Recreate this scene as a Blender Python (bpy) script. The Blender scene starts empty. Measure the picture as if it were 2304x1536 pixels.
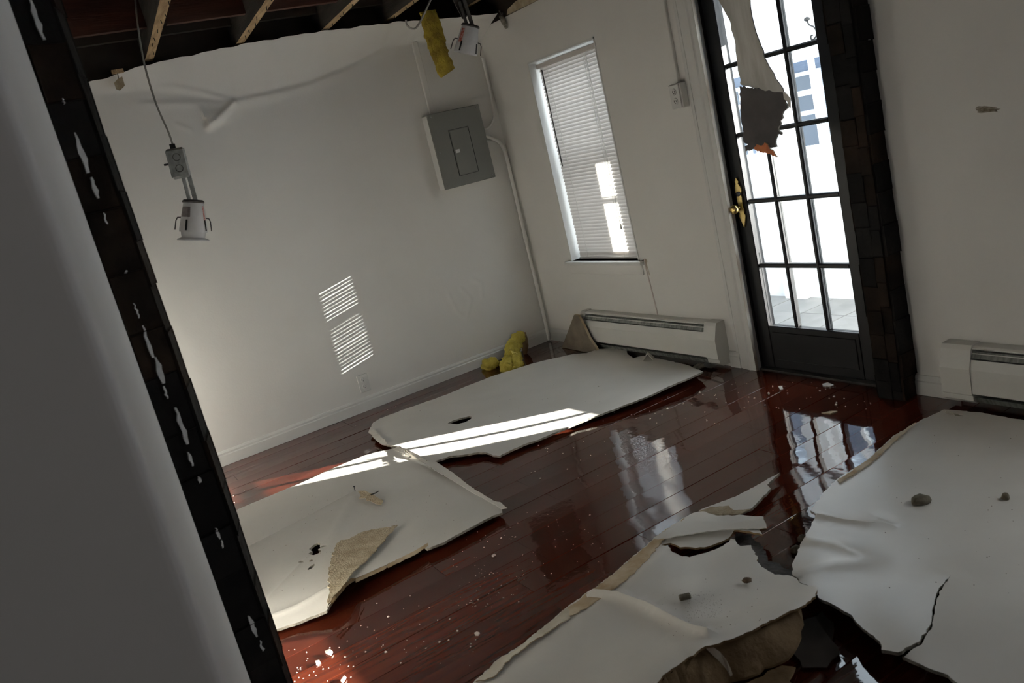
import bpy, bmesh, math, random
from mathutils import Vector, Matrix, noise
from mathutils.geometry import delaunay_2d_cdt
import numpy as np

random.seed(7)
SC = bpy.context.scene
COL = SC.collection

# ------------------------------------------------------------------ camera
EYE = Vector((-3.012, -5.05, 1.423))
RIGHT = Vector((0.8313549528, -0.5049980393, -0.2320041437))
UP = Vector((0.3140069908, 0.0824021722, 0.9458379839))
FWD = Vector((0.4585286820, 0.8591780155, -0.2270783687))
FPX = 1873.089
cam_d = bpy.data.cameras.new('camera')
cam = bpy.data.objects.new('camera', cam_d)
COL.objects.link(cam)
m3 = Matrix((RIGHT, UP, -FWD)).transposed()
cam.matrix_world = Matrix.Translation(EYE) @ m3.to_4x4()
cam_d.sensor_width = 36.0
cam_d.lens = 36.0 * FPX / 2304.0
cam_d.clip_start = 0.05
cam_d.dof.use_dof = True
cam_d.dof.focus_distance = 4.6
cam_d.dof.aperture_fstop = 7.0
SC.camera = cam

# ------------------------------------------------------------------ view, world, sun
SC.view_settings.view_transform = 'Standard'
SC.view_settings.look = 'None'
SC.view_settings.gamma = 1.0
SC.view_settings.use_curve_mapping = False
SC.view_settings.exposure = 0.12

SUN_DIR = Vector((-1.55, 1.0, -0.345)).normalized()      # the way the light travels
world = bpy.data.worlds.new('winter_sky')
SC.world = world
world.use_nodes = True
wn = world.node_tree
wn.nodes.clear()
w_out = wn.nodes.new('ShaderNodeOutputWorld')
w_bg = wn.nodes.new('ShaderNodeBackground')
w_sky = wn.nodes.new('ShaderNodeTexSky')
w_sky.sky_type = 'HOSEK_WILKIE'
w_sky.sun_direction = -SUN_DIR
w_sky.turbidity = 3.0
w_sky.ground_albedo = 0.7
w_mix = wn.nodes.new('ShaderNodeMixRGB')
w_mix.inputs['Fac'].default_value = 0.75
w_mix.inputs['Color2'].default_value = (0.86, 0.93, 1.0, 1)
wn.links.new(w_sky.outputs['Color'], w_mix.inputs['Color1'])
wn.links.new(w_mix.outputs['Color'], w_bg.inputs['Color'])
w_bg.inputs['Strength'].default_value = 8.0
wn.links.new(w_bg.outputs['Background'], w_out.inputs['Surface'])

sun_d = bpy.data.lights.new('sun', 'SUN')
sun_d.energy = 58.0
sun_d.angle = math.radians(0.22)
sun_d.color = (1.0, 0.93, 0.84)
sun = bpy.data.objects.new('sun', sun_d)
sun.rotation_euler = SUN_DIR.to_track_quat('-Z', 'Y').to_euler()
sun.location = (6, -6, 5)
COL.objects.link(sun)


def soft_light(name, loc, facing, w, h, power, color):
    """soft area light"""
    l = bpy.data.lights.new(name, 'AREA')
    l.shape = 'RECTANGLE'
    l.size, l.size_y = w, h
    l.energy = power
    l.color = color
    o = bpy.data.objects.new(name, l)
    o.location = loc
    o.rotation_euler = Vector(facing).to_track_quat('-Z', 'Z').to_euler()
    COL.objects.link(o)
    return o


soft_light('daylight_side_window', (-0.02, -4.39, 0.95), (-1, 0.2, -0.05), 0.56, 0.68, 3.4, (1.0, 0.97, 0.93))
soft_light('back_fill_light', (-2.6, -6.92, 1.5), (0.0, 1, 0.0), 1.2, 1.3, 4.0, (1.0, 0.98, 0.95))  # added fill from behind the camera; the back wall has no window

# ------------------------------------------------------------------ measuring helpers


def ray(u, v):
    return RIGHT * ((u - 1152) / FPX) - UP * ((v - 768) / FPX) + FWD


def fl(u, v, z=0.0):
    d = ray(u, v)
    return EYE + d * ((z - EYE.z) / d.z)


def wl(u, v, y=0.0):
    d = ray(u, v)
    return EYE + d * ((y - EYE.y) / d.y)


def wr(u, v, x=0.0):
    d = ray(u, v)
    return EYE + d * ((x - EYE.x) / d.x)


# ------------------------------------------------------------------ materials
MATS = {}


def mat(name, color, rough=0.6, color2=None, scale=8.0, stretch=(1, 1, 1), bump=0.0, bscale=60.0, metal=0.0, spec=0.5,
        island=0.0, detail=4.0, contrast=(0.35, 0.65)):
    if name in MATS:
        return MATS[name]
    m = bpy.data.materials.new(name)
    m.use_nodes = True
    nt = m.node_tree
    b = nt.nodes['Principled BSDF']
    b.inputs['Roughness'].default_value = rough
    b.inputs['Metallic'].default_value = metal
    b.inputs['Specular IOR Level'].default_value = spec
    tc = nt.nodes.new('ShaderNodeTexCoord')
    mp = nt.nodes.new('ShaderNodeMapping')
    mp.inputs['Scale'].default_value = stretch
    nt.links.new(tc.outputs['Object'], mp.inputs['Vector'])
    src = None
    if color2 is not None:
        n = nt.nodes.new('ShaderNodeTexNoise')
        n.inputs['Scale'].default_value = scale
        n.inputs['Detail'].default_value = detail
        nt.links.new(mp.outputs['Vector'], n.inputs['Vector'])
        r = nt.nodes.new('ShaderNodeValToRGB')
        r.color_ramp.elements[0].position = contrast[0]
        r.color_ramp.elements[1].position = contrast[1]
        r.color_ramp.elements[0].color = (*color, 1)
        r.color_ramp.elements[1].color = (*color2, 1)
        nt.links.new(n.outputs['Fac'], r.inputs['Fac'])
        src = r.outputs['Color']
    if island > 0:
        oi = nt.nodes.new('ShaderNodeObjectInfo')
        hs = nt.nodes.new('ShaderNodeHueSaturation')
        mr = nt.nodes.new('ShaderNodeMapRange')
        mr.inputs['To Min'].default_value = 1 - island
        mr.inputs['To Max'].default_value = 1 + island
        nt.links.new(oi.outputs['Random'], mr.inputs['Value'])
        nt.links.new(mr.outputs['Result'], hs.inputs['Value'])
        if src is None:
            hs.inputs['Color'].default_value = (*color, 1)
        else:
            nt.links.new(src, hs.inputs['Color'])
        src = hs.outputs['Color']
    if src is None:
        b.inputs['Base Color'].default_value = (*color, 1)
    else:
        nt.links.new(src, b.inputs['Base Color'])
    if bump > 0:
        n2 = nt.nodes.new('ShaderNodeTexNoise')
        n2.inputs['Scale'].default_value = bscale
        n2.inputs['Detail'].default_value = 3.0
        nt.links.new(mp.outputs['Vector'], n2.inputs['Vector'])
        bp = nt.nodes.new('ShaderNodeBump')
        bp.inputs['Strength'].default_value = bump
        bp.inputs['Distance'].default_value = 0.01
        nt.links.new(n2.outputs['Fac'], bp.inputs['Height'])
        nt.links.new(bp.outputs['Normal'], b.inputs['Normal'])
    MATS[name] = m
    return m


M_WALL = mat('white_wall_paint', (0.765, 0.745, 0.705), 0.55, (0.80, 0.78, 0.74), 2.2, bump=0.06, bscale=90)
M_TRIM = mat('white_trim_paint', (0.70, 0.69, 0.66), 0.35, (0.73, 0.72, 0.69), 5)
M_STAIN = mat('dirty_trim_edge', (0.20, 0.13, 0.075), 0.7, (0.55, 0.50, 0.42), 14, stretch=(1, 1, 0.3))
M_SHEET = mat('drywall_paper_white', (0.60, 0.57, 0.52), 0.33, (0.65, 0.62, 0.57), 3.5, bump=0.03, bscale=45, spec=0.5)
M_GYP = mat('gypsum_core', (0.16, 0.145, 0.115), 0.9, (0.34, 0.31, 0.26), 40, bump=0.6, bscale=120)
M_KRAFT = mat('kraft_paper_back', (0.13, 0.075, 0.030), 0.8, (0.21, 0.135, 0.06), 9, bump=0.35, bscale=50)
M_KRAFT_LIGHT = mat('kraft_paper_pale', (0.33, 0.26, 0.165), 0.85, (0.46, 0.38, 0.26), 22, bump=0.6, bscale=160)
M_EDGE = mat('peeled_edge_tan', (0.38, 0.27, 0.15), 0.8, (0.55, 0.46, 0.33), 12, bump=0.3, bscale=80)
M_GREYPAPER = mat('grey_drywall_back', (0.075, 0.068, 0.068), 0.85, (0.10, 0.09, 0.088), 12, bump=0.2)
M_ORANGE = mat('torn_orange_paper', (0.62, 0.20, 0.07), 0.8, (0.42, 0.12, 0.05), 30, bump=0.5)
M_INS = mat('yellow_fibreglass', (0.50, 0.38, 0.045), 0.95, (0.27, 0.185, 0.025), 14, bump=1.0, bscale=70)
M_INS2 = mat('bright_yellow_fibreglass', (0.56, 0.46, 0.085), 0.95, (0.42, 0.33, 0.045), 18, bump=1.0, bscale=90)
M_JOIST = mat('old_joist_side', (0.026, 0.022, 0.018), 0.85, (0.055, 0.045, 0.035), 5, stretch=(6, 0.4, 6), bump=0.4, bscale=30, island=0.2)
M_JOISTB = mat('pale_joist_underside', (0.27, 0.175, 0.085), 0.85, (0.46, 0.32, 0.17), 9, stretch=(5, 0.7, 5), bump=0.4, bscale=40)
M_BOARD = mat('dark_red_subfloor', (0.045, 0.012, 0.005), 0.85, (0.085, 0.025, 0.010), 4, stretch=(0.5, 5, 5), bump=0.4, bscale=30, island=0.35)
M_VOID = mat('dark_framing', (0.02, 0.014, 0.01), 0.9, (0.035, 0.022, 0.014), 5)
M_STONE = mat('black_stone', (0.007, 0.007, 0.007), 0.7, (0.014, 0.012, 0.011), 9, bump=0.5, bscale=28, island=0.4, spec=0.10)
M_STONEB = mat('brown_black_stone', (0.010, 0.007, 0.005), 0.7, (0.024, 0.015, 0.010), 9, bump=0.5, bscale=28, island=0.4, spec=0.10)
M_MORTAR = mat('dark_backing', (0.012, 0.011, 0.010), 0.8)
M_CHIP = mat('white_paint_chip', (0.55, 0.55, 0.55), 0.4, (0.70, 0.70, 0.70), 60)
M_DOOR = mat('black_door_paint', (0.008, 0.008, 0.009), 0.38, (0.013, 0.012, 0.013), 6, spec=0.25)
M_BRASS = mat('polished_brass', (0.52, 0.38, 0.14), 0.28, (0.62, 0.47, 0.20), 30, metal=1.0)
M_GREYMETAL = mat('grey_panel_enamel', (0.165, 0.165, 0.148), 0.45, (0.18, 0.18, 0.16), 5)
M_GALV = mat('galvanised_steel', (0.22, 0.225, 0.22), 0.45, (0.32, 0.33, 0.32), 40, metal=0.7)
M_DARKMETAL = mat('dark_steel', (0.055, 0.05, 0.05), 0.5, (0.09, 0.085, 0.08), 40, metal=0.5)
M_FIN = mat('dusty_fins', (0.14, 0.145, 0.135), 0.5, (0.30, 0.31, 0.29), 12, stretch=(1, 6, 1), metal=0.4)
M_CANW = mat('white_can_enamel', (0.55, 0.54, 0.54), 0.4, (0.62, 0.61, 0.61), 20)
M_BLACK = mat('black_gap', (0.006, 0.006, 0.006), 0.7)
M_RED = mat('red_label_ink', (0.45, 0.10, 0.07), 0.6, (0.60, 0.35, 0.32), 120, contrast=(0.45, 0.55))
M_GREYLABEL = mat('grey_label', (0.18, 0.15, 0.15), 0.6, (0.24, 0.21, 0.21), 60)
M_CABLEW = mat('white_cable_jacket', (0.50, 0.48, 0.44), 0.5)
M_CABLEG = mat('grey_armoured_cable', (0.20, 0.19, 0.17), 0.5, (0.30, 0.29, 0.26), 300, metal=0.3)
M_HEAT = mat('heater_enamel', (0.66, 0.645, 0.60), 0.32, (0.70, 0.69, 0.65), 4)
M_PLATE = mat('outlet_plastic', (0.68, 0.67, 0.64), 0.3)
M_PLATEG = mat('grey_outlet_slot', (0.03, 0.03, 0.03), 0.5)
M_PEBBLE = mat('dark_rubble', (0.10, 0.085, 0.06), 0.9, (0.17, 0.15, 0.11), 40, bump=0.8)
M_CRUMB = mat('pale_crumb', (0.60, 0.55, 0.49), 0.9, (0.72, 0.68, 0.62), 30)
M_DIRT = mat('brown_dirt', (0.10, 0.065, 0.04), 0.95, (0.16, 0.11, 0.07), 60)
M_SIDING = mat('white_porch_siding', (0.80, 0.81, 0.83), 0.6, (0.84, 0.85, 0.87), 3)
M_TILE = mat('pale_porch_tile', (0.15, 0.147, 0.142), 0.5, (0.19, 0.185, 0.178), 7, island=0.08)
M_GROUT = mat('porch_grout', (0.09, 0.088, 0.085), 0.9)
M_SNOW = mat('snow', (0.80, 0.84, 0.90), 0.9, (0.86, 0.89, 0.94), 2, bump=0.5, bscale=5)
M_HOUSE = mat('blue_grey_siding', (0.085, 0.105, 0.145), 0.8, (0.115, 0.135, 0.18), 2, stretch=(1, 1, 20))
M_HGLASS = mat('far_dark_glass', (0.030, 0.038, 0.055), 0.2)
M_IRON = mat('black_iron', (0.01, 0.01, 0.01), 0.5)


def make_blind_mat():
    m = bpy.data.materials.new('blind_slat_vinyl')
    m.use_nodes = True
    nt = m.node_tree
    out = nt.nodes['Material Output']
    b = nt.nodes['Principled BSDF']
    b.inputs['Base Color'].default_value = (0.66, 0.62, 0.59, 1)
    b.inputs['Roughness'].default_value = 0.45
    tr = nt.nodes.new('ShaderNodeBsdfTranslucent')
    tr.inputs['Color'].default_value = (0.72, 0.66, 0.60, 1)
    mx = nt.nodes.new('ShaderNodeMixShader')
    mx.inputs['Fac'].default_value = 0.20
    nt.links.new(b.outputs[0], mx.inputs[1])
    nt.links.new(tr.outputs[0], mx.inputs[2])
    nt.links.new(mx.outputs[0], out.inputs['Surface'])
    return m


M_BLIND = make_blind_mat()


def make_glass():
    m = bpy.data.materials.new('window_glass')
    m.use_nodes = True
    nt = m.node_tree
    out = nt.nodes['Material Output']
    nt.nodes.remove(nt.nodes['Principled BSDF'])
    tr = nt.nodes.new('ShaderNodeBsdfTransparent')
    tr.inputs['Color'].default_value = (0.93, 0.96, 0.97, 1)
    gl = nt.nodes.new('ShaderNodeBsdfGlossy')
    gl.inputs['Roughness'].default_value = 0.02
    fr = nt.nodes.new('ShaderNodeFresnel')
    fr.inputs['IOR'].default_value = 1.45
    mx = nt.nodes.new('ShaderNodeMixShader')
    ge = nt.nodes.new('ShaderNodeNewGeometry')
    mt = nt.nodes.new('ShaderNodeMath')
    mt.operation = 'MULTIPLY_ADD'
    mt.inputs[1].default_value = -1.0
    mt.inputs[2].default_value = 1.0
    nt.links.new(ge.outputs['Backfacing'], mt.inputs[0])
    m2 = nt.nodes.new('ShaderNodeMath')
    m2.operation = 'MULTIPLY'
    nt.links.new(mt.outputs[0], m2.inputs[0])
    nt.links.new(fr.outputs[0], m2.inputs[1])
    nt.links.new(m2.outputs[0], mx.inputs['Fac'])
    nt.links.new(tr.outputs[0], mx.inputs[1])
    nt.links.new(gl.outputs[0], mx.inputs[2])
    nt.links.new(mx.outputs[0], out.inputs['Surface'])
    return m


M_GLASS = make_glass()


def make_wood():
    m = bpy.data.materials.new('wet_mahogany_laminate')
    m.use_nodes = True
    nt = m.node_tree
    b = nt.nodes['Principled BSDF']
    tc = nt.nodes.new('ShaderNodeTexCoord')
    oi = nt.nodes.new('ShaderNodeObjectInfo')
    off = nt.nodes.new('ShaderNodeVectorMath')
    off.operation = 'MULTIPLY_ADD'
    cmb = nt.nodes.new('ShaderNodeCombineXYZ')
    for i in range(3):
        nt.links.new(oi.outputs['Random'], cmb.inputs[i])
    nt.links.new(cmb.outputs[0], off.inputs[0])
    off.inputs[1].default_value = (37.0, 11.0, 5.0)
    nt.links.new(tc.outputs['Object'], off.inputs[2])
    mp = nt.nodes.new('ShaderNodeMapping')
    mp.inputs['Scale'].default_value = (1.3, 20.0, 1.0)
    nt.links.new(off.outputs[0], mp.inputs['Vector'])
    n = nt.nodes.new('ShaderNodeTexNoise')
    n.inputs['Scale'].default_value = 2.2
    n.inputs['Detail'].default_value = 6.0
    n.inputs['Distortion'].default_value = 0.5
    nt.links.new(mp.outputs[0], n.inputs['Vector'])
    r = nt.nodes.new('ShaderNodeValToRGB')
    r.color_ramp.elements[0].position = 0.30
    r.color_ramp.elements[0].color = (0.046, 0.0085, 0.0042, 1)
    r.color_ramp.elements[1].position = 0.72
    r.color_ramp.elements[1].color = (0.078, 0.0155, 0.0068, 1)
    nt.links.new(n.outputs['Fac'], r.inputs['Fac'])
    hs = nt.nodes.new('ShaderNodeHueSaturation')
    mr = nt.nodes.new('ShaderNodeMapRange')
    mr.inputs['To Min'].default_value = 0.70
    mr.inputs['To Max'].default_value = 1.25
    nt.links.new(oi.outputs['Random'], mr.inputs['Value'])
    nt.links.new(mr.outputs[0], hs.inputs['Value'])
    nt.links.new(r.outputs[0], hs.inputs['Color'])
    nt.links.new(hs.outputs[0], b.inputs['Base Color'])
    # film of water: smooth in puddles, satin elsewhere
    geo = nt.nodes.new('ShaderNodeNewGeometry')
    pn = nt.nodes.new('ShaderNodeTexNoise')
    pn.inputs['Scale'].default_value = 1.6
    pn.inputs['Detail'].default_value = 5.0
    nt.links.new(geo.outputs['Position'], pn.inputs['Vector'])
    pr = nt.nodes.new('ShaderNodeMapRange')
    pr.inputs['From Min'].default_value = 0.42
    pr.inputs['From Max'].default_value = 0.60
    pr.inputs['To Min'].default_value = 0.02
    pr.inputs['To Max'].default_value = 0.075
    nt.links.new(pn.outputs['Fac'], pr.inputs['Value'])
    nt.links.new(pr.outputs[0], b.inputs['Roughness'])
    b.inputs['IOR'].default_value = 1.45
    # ripples
    rn = nt.nodes.new('ShaderNodeTexNoise')
    rn.inputs['Scale'].default_value = 22.0
    rn.inputs['Detail'].default_value = 2.0
    nt.links.new(geo.outputs['Position'], rn.inputs['Vector'])
    bp = nt.nodes.new('ShaderNodeBump')
    bp.inputs['Strength'].default_value = 0.045
    bp.inputs['Distance'].default_value = 0.006
    nt.links.new(rn.outputs['Fac'], bp.inputs['Height'])
    nt.links.new(bp.outputs[0], b.inputs['Normal'])
    return m


M_WOOD = make_wood()

# ------------------------------------------------------------------ mesh helpers


class MB:
    """collects shapes for ONE mesh object"""

    def __init__(self):
        self.v, self.f, self.mi = [], [], []

    def add(self, vs, fs, mi=0):
        o = len(self.v)
        self.v += [tuple(p) for p in vs]
        self.f += [tuple(i + o for i in f) for f in fs]
        self.mi += [mi] * len(fs)
        return self

    def box(self, lo, hi, mi=0, rot=None, org=None):
        x0, y0, z0 = lo
        x1, y1, z1 = hi
        vs = [(x0, y0, z0), (x1, y0, z0), (x1, y1, z0), (x0, y1, z0), (x0, y0, z1), (x1, y0, z1), (x1, y1, z1), (x0, y1, z1)]
        if rot is not None:
            o = Vector(org or ((x0 + x1) / 2, (y0 + y1) / 2, (z0 + z1) / 2))
            vs = [tuple(o + rot @ (Vector(p) - o)) for p in vs]
        return self.add(vs, [(0, 3, 2, 1), (4, 5, 6, 7), (0, 1, 5, 4), (1, 2, 6, 5), (2, 3, 7, 6), (3, 0, 4, 7)], mi)

    def cbox(self, lo, hi, c, mi=0):
        """box with chamfered edges"""
        bm = bmesh.new()
        bmesh.ops.create_cube(bm, size=1.0)
        s = [hi[i] - lo[i] for i in range(3)]
        mid = [(hi[i] + lo[i]) / 2 for i in range(3)]
        for v in bm.verts:
            v.co = Vector((v.co.x * s[0] + mid[0], v.co.y * s[1] + mid[1], v.co.z * s[2] + mid[2]))
        bmesh.ops.bevel(bm, geom=list(bm.edges), offset=min(c, min(s) * 0.45), segments=1, affect='EDGES')
        bm.verts.index_update()
        self.add([v.co[:] for v in bm.verts], [[v.index for v in f.verts] for f in bm.faces], mi)
        bm.free()
        return self

    def tube(self, pts, r, n=8, mi=0, caps=True, radii=None):
        pts = [Vector(p) for p in pts]
        vs, fs = [], []
        ref = Vector((0.12, 0.31, 0.94))
        for i, p in enumerate(pts):
            t = (pts[min(i + 1, len(pts) - 1)] - pts[max(i - 1, 0)]).normalized()
            a = t.cross(ref)
            if a.length < 1e-3:
                a = t.cross(Vector((1, 0, 0)))
            a.normalize()
            b = t.cross(a)
            rr = radii[i] if radii else r
            for k in range(n):
                an = 2 * math.pi * k / n
                vs.append(p + a * (rr * math.cos(an)) + b * (rr * math.sin(an)))
        for i in range(len(pts) - 1):
            for k in range(n):
                k2 = (k + 1) % n
                fs.append((i * n + k, i * n + k2, (i + 1) * n + k2, (i + 1) * n + k))
        if caps:
            fs.append(tuple(reversed(range(n))))
            fs.append(tuple(range((len(pts) - 1) * n, len(pts) * n)))
        return self.add(vs, fs, mi)

    def prism(self, poly, axis, a, b, mi=0):
        """extrude a polygon (list of 2-tuples) along an axis; 'x': poly=(y,z) 'y': (x,z) 'z': (x,y)"""
        def p3(p, t):
            return {'x': (t, p[0], p[1]), 'y': (p[0], t, p[1]), 'z': (p[0], p[1], t)}[axis]
        n = len(poly)
        vs = [p3(p, a) for p in poly] + [p3(p, b) for p in poly]
        fs = [tuple(reversed(range(n))), tuple(range(n, 2 * n))]
        for i in range(n):
            j = (i + 1) % n
            fs.append((i, j, n + j, n + i))
        return self.add(vs, fs, mi)

    def lathe(self, prof, org, axis, n=24, mi=0):
        """revolve (radius, along) profile about an axis through org"""
        axis = Vector(axis).normalized()
        a = axis.cross(Vector((0.3, 0.9, 0.1))).normalized()
        b = axis.cross(a)
        org = Vector(org)
        vs, fs = [], []
        for r, t in prof:
            for k in range(n):
                an = 2 * math.pi * k / n
                vs.append(org + axis * t + a * (r * math.cos(an)) + b * (r * math.sin(an)))
        for i in range(len(prof) - 1):
            for k in range(n):
                k2 = (k + 1) % n
                fs.append((i * n + k, i * n + k2, (i + 1) * n + k2, (i + 1) * n + k))
        return self.add(vs, fs, mi)

    def build(self, name, mats, parent=None, smooth=False, fix=True):
        me = bpy.data.meshes.new(name)
        me.from_pydata(self.v, [], self.f)
        if not isinstance(mats, (list, tuple)):
            mats = [mats]
        for m in mats:
            me.materials.append(m)
        if len(mats) > 1:
            me.polygons.foreach_set('material_index', self.mi)
        if fix:
            bm = bmesh.new()
            bm.from_mesh(me)
            bmesh.ops.recalc_face_normals(bm, faces=bm.faces)
            bm.to_mesh(me)
            bm.free()
        if smooth:
            me.polygons.foreach_set('use_smooth', [True] * len(me.polygons))
        o = bpy.data.objects.new(name, me)
        if parent is not None:
            o.parent = parent
        COL.objects.link(o)
        return o


def recentre(o):
    """put a mesh object's origin at the base of its mesh"""
    me = o.data
    n = len(me.vertices)
    co = np.empty(n * 3)
    me.vertices.foreach_get('co', co)
    co = co.reshape(-1, 3)
    c = np.array([(co[:, 0].min() + co[:, 0].max()) / 2, (co[:, 1].min() + co[:, 1].max()) / 2, co[:, 2].min()])
    me.vertices.foreach_set('co', (co - c).ravel())
    o.location = c
    return o


def tag(o, label, cat, group=None):
    o['label'] = label
    o['category'] = cat
    if group:
        o['group'] = group
    return o


def struct(o):
    o['kind'] = 'structure'
    return o


def empty(name, loc=(0, 0, 0)):
    o = bpy.data.objects.new(name, None)
    o.location = loc
    o.empty_display_size = 0.1
    COL.objects.link(o)
    return o


def thing(name, label, cat, group=None):
    return tag(empty(name), label, cat, group)


def auto_smooth(o, ang=40):
    me = o.data
    me.polygons.foreach_set('use_smooth', [True] * len(me.polygons))
    me.set_sharp_from_angle(angle=math.radians(ang))


# ------------------------------------------------------------------ the setting: floor of planks
floor = struct(MB().box((-4.6, -7.0, -0.12), (0.14, 0.14, -0.013)).build('floor', M_WOOD))
PW, PL = 0.1205, 1.20


def plank_mesh(L, seed):
    rng = random.Random(seed)
    b = MB()
    nx, prof = 4, [(-0.5, -0.0009), (-0.494, -0.0001), (-0.36, 0.0), (0.0, -0.0002), (0.36, 0.0), (0.494, -0.0001), (0.5, -0.0009)]
    cup = rng.uniform(0.0001, 0.0008)
    vs, fs = [], []
    for i in range(nx + 1):
        x = -L / 2 + L * i / nx
        e = 1.0 if i in (0, nx) else 0.0
        for (t, dz) in prof:
            vs.append((x, t * (PW - 0.0008), dz + cup * (4 * t * t - 0.5) - e * 0.0008))
    k = len(prof)
    for i in range(nx):
        for j in range(k - 1):
            fs.append((i * k + j, (i + 1) * k + j, (i + 1) * k + j + 1, i * k + j + 1))
    b.add(vs, fs)
    # skirt down to the subfloor
    ring = [i * k for i in range(nx + 1)] + [nx * k + j for j in range(1, k)] + [i * k + k - 1 for i in range(nx - 1, -1, -1)] + [j for j in range(k - 2, 0, -1)]
    low = [(vs[q][0], vs[q][1], -0.0125) for q in ring]
    vv = [vs[q] for q in ring] + low
    n = len(ring)
    b.add(vv, [(a, (a + 1) % n, n + (a + 1) % n, n + a) for a in range(n)])
    o = b.build('floor_plank', M_WOOD, floor)
    auto_smooth(o, 30)
    return o


plank_protos = {}
rows = int(4.9 / PW)
rng = random.Random(3)
for r in range(rows):
    yc = -0.02 - PW * (r + 0.5)
    x1 = 0.0
    first = rng.choice([0.3, 0.45, 0.6, 0.75, 0.9, 1.2])
    ln = first
    while x1 > -3.3:
        L = min(ln, x1 + 3.5)
        key = (round(L, 3), rng.randrange(3))
        if key not in plank_protos:
            o = plank_mesh(L - 0.001, len(plank_protos))
            plank_protos[key] = o
        else:
            o = plank_protos[key].copy()
            COL.objects.link(o)
        o.location = (x1 - L / 2, yc, rng.uniform(-0.0006, 0.0006))
        o.rotation_euler = (math.radians(rng.uniform(-0.35, 0.35)), math.radians(rng.uniform(-0.05, 0.05)), 0)
        x1 -= L
        ln = PL
# boards out of view run under the camera
# ------------------------------------------------------------------ wall_left: painted drywall, pulled out along its top
NX, NZ = 430, 226
xs = np.linspace(-4.5, 0.0, NX)
xs = np.concatenate([np.linspace(-4.5, -2.75, 40), np.linspace(-2.74, 0.0, 275)])
zs = np.linspace(0.0, 1.0, NZ)
NX = len(xs)
crease = [(-4.5, 2.20), (-2.60, 2.18), (-2.19, 2.155), (-2.01, 2.10), (-1.71, 2.012), (-1.51, 2.013), (-1.23, 2.03), (-0.92, 2.085), (-0.69, 2.157), (-0.49, 2.165), (-0.2, 2.12), (0.02, 2.10)]
topline = [(-4.5, 2.20), (-2.45, 2.235), (-2.30, 2.25), (-2.14, 2.275), (-1.6, 2.295), (-1.2, 2.295), (-0.63, 2.275), (0.02, 2.215)]
lean = [(-4.5, 0.01), (-2.5, 0.02), (-2.2, 0.045), (-1.7, 0.10), (-1.2, 0.14), (-0.6, 0.17), (-0.3, 0.21), (0.0, 0.28)]


def interp(tbl, x):
    return np.interp(x, [t[0] for t in tbl], [t[1] for t in tbl])


Xg, Sg = np.meshgrid(xs, zs, indexing='ij')
top = interp(topline, Xg) + 0.004 * np.sin(Xg * 41) * np.sin(Xg * 13 + 1)
cr = interp(crease, Xg)
Zg = Sg * top
u = np.clip((Zg - cr) / np.maximum(top - cr, 0.02), 0, 1)
out = interp(lean, Xg) * (u ** 1.25)


def ridge(pts, h, sig, X, Z):
    best = np.full(X.shape, 1e9)
    for (a, b) in zip(pts[:-1], pts[1:]):
        ax, az = a
        dx, dz = b[0] - ax, b[1] - az
        t = np.clip(((X - ax) * dx + (Z - az) * dz) / (dx * dx + dz * dz), 0, 1)
        d = np.hypot(X - ax - t * dx, Z - az - t * dz)
        best = np.minimum(best, d)
    return h * np.exp(-(best / sig) ** 2)


def fold(pts, h, s_low, s_up):
    """a drooping fold: gentle underside, sharp upper side"""
    line = interp(sorted(pts), Xg)
    x0_, x1_ = min(p[0] for p in pts), max(p[0] for p in pts)
    fade = np.clip((Xg - x0_) / 0.06 + 0.15, 0, 1) * np.clip((x1_ - Xg) / 0.06 + 0.15, 0, 1)
    dz_ = Zg - line
    sg = np.where(dz_ < 0, s_low, s_up)
    return h * np.exp(-(dz_ / sg) ** 2) * np.where((Xg > x0_ - 0.05) & (Xg < x1_ + 0.05), fade, 0)


out += fold([(-1.73, 2.010), (-1.51, 2.013), (-1.23, 2.03), (-0.92, 2.085), (-0.69, 2.157), (-0.48, 2.19)], 0.011, 0.034, 0.015)
out += fold([(-2.24, 2.10), (-2.01, 2.060), (-1.71, 2.006)], 0.007, 0.024, 0.012)
out += fold([(-2.12, 2.165), (-2.01, 2.148), (-1.85, 2.085), (-1.70, 2.014)], 0.006, 0.020, 0.012)
out += ridge([(-1.889, 1.904), (-1.80, 1.955), (-1.716, 2.005)], 0.022, 0.020, Xg, Zg)
out += ridge([(-2.06, 1.95), (-1.99, 1.905)], 0.006, 0.010, Xg, Zg)
out += ridge([(-0.933, 1.05), (-0.86, 1.01), (-0.79, 1.005), (-0.70, 1.04)], 0.0025, 0.009, Xg, Zg)
out += ridge([(-0.70, 0.55), (-0.67, 0.42), (-0.618, 0.35), (-0.545, 0.47), (-0.60, 0.56)], 0.003, 0.011, Xg, Zg)
out += ridge([(-0.46, 0.46), (-0.44, 0.55), (-0.50, 0.60)], 0.003, 0.011, Xg, Zg)
# loose triangular flap: lifts away to the right of a short tear
tear = (Xg > -1.893 - (Zg - 1.904) * 0.15) & (Xg < -1.72) & (Zg > 1.90) & (Zg < 2.02)
fl_t = np.clip(1 - (Xg + 1.893) / 0.17, 0, 1) * np.clip((Zg - 1.895) / 0.03, 0, 1) * np.clip((2.03 - Zg) / 0.06, 0, 1)
out += np.where(tear, 0.024 * fl_t, 0)
out += 0.004 * np.sin(Xg * 2.1 + 0.5) * np.sin(Zg * 2.7)
vid = np.arange(NX * NZ).reshape(NX, NZ)
vv = np.stack([Xg, -out, Zg], -1).reshape(-1, 3)
qs = np.stack([vid[:-1, :-1], vid[1:, :-1], vid[1:, 1:], vid[:-1, 1:]], -1).reshape(-1, 4)
mb = MB()
mb.v = [tuple(p) for p in vv.tolist()]
mb.f = [tuple(q) for q in qs.tolist()]
mb.mi = [0] * len(mb.f)
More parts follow.
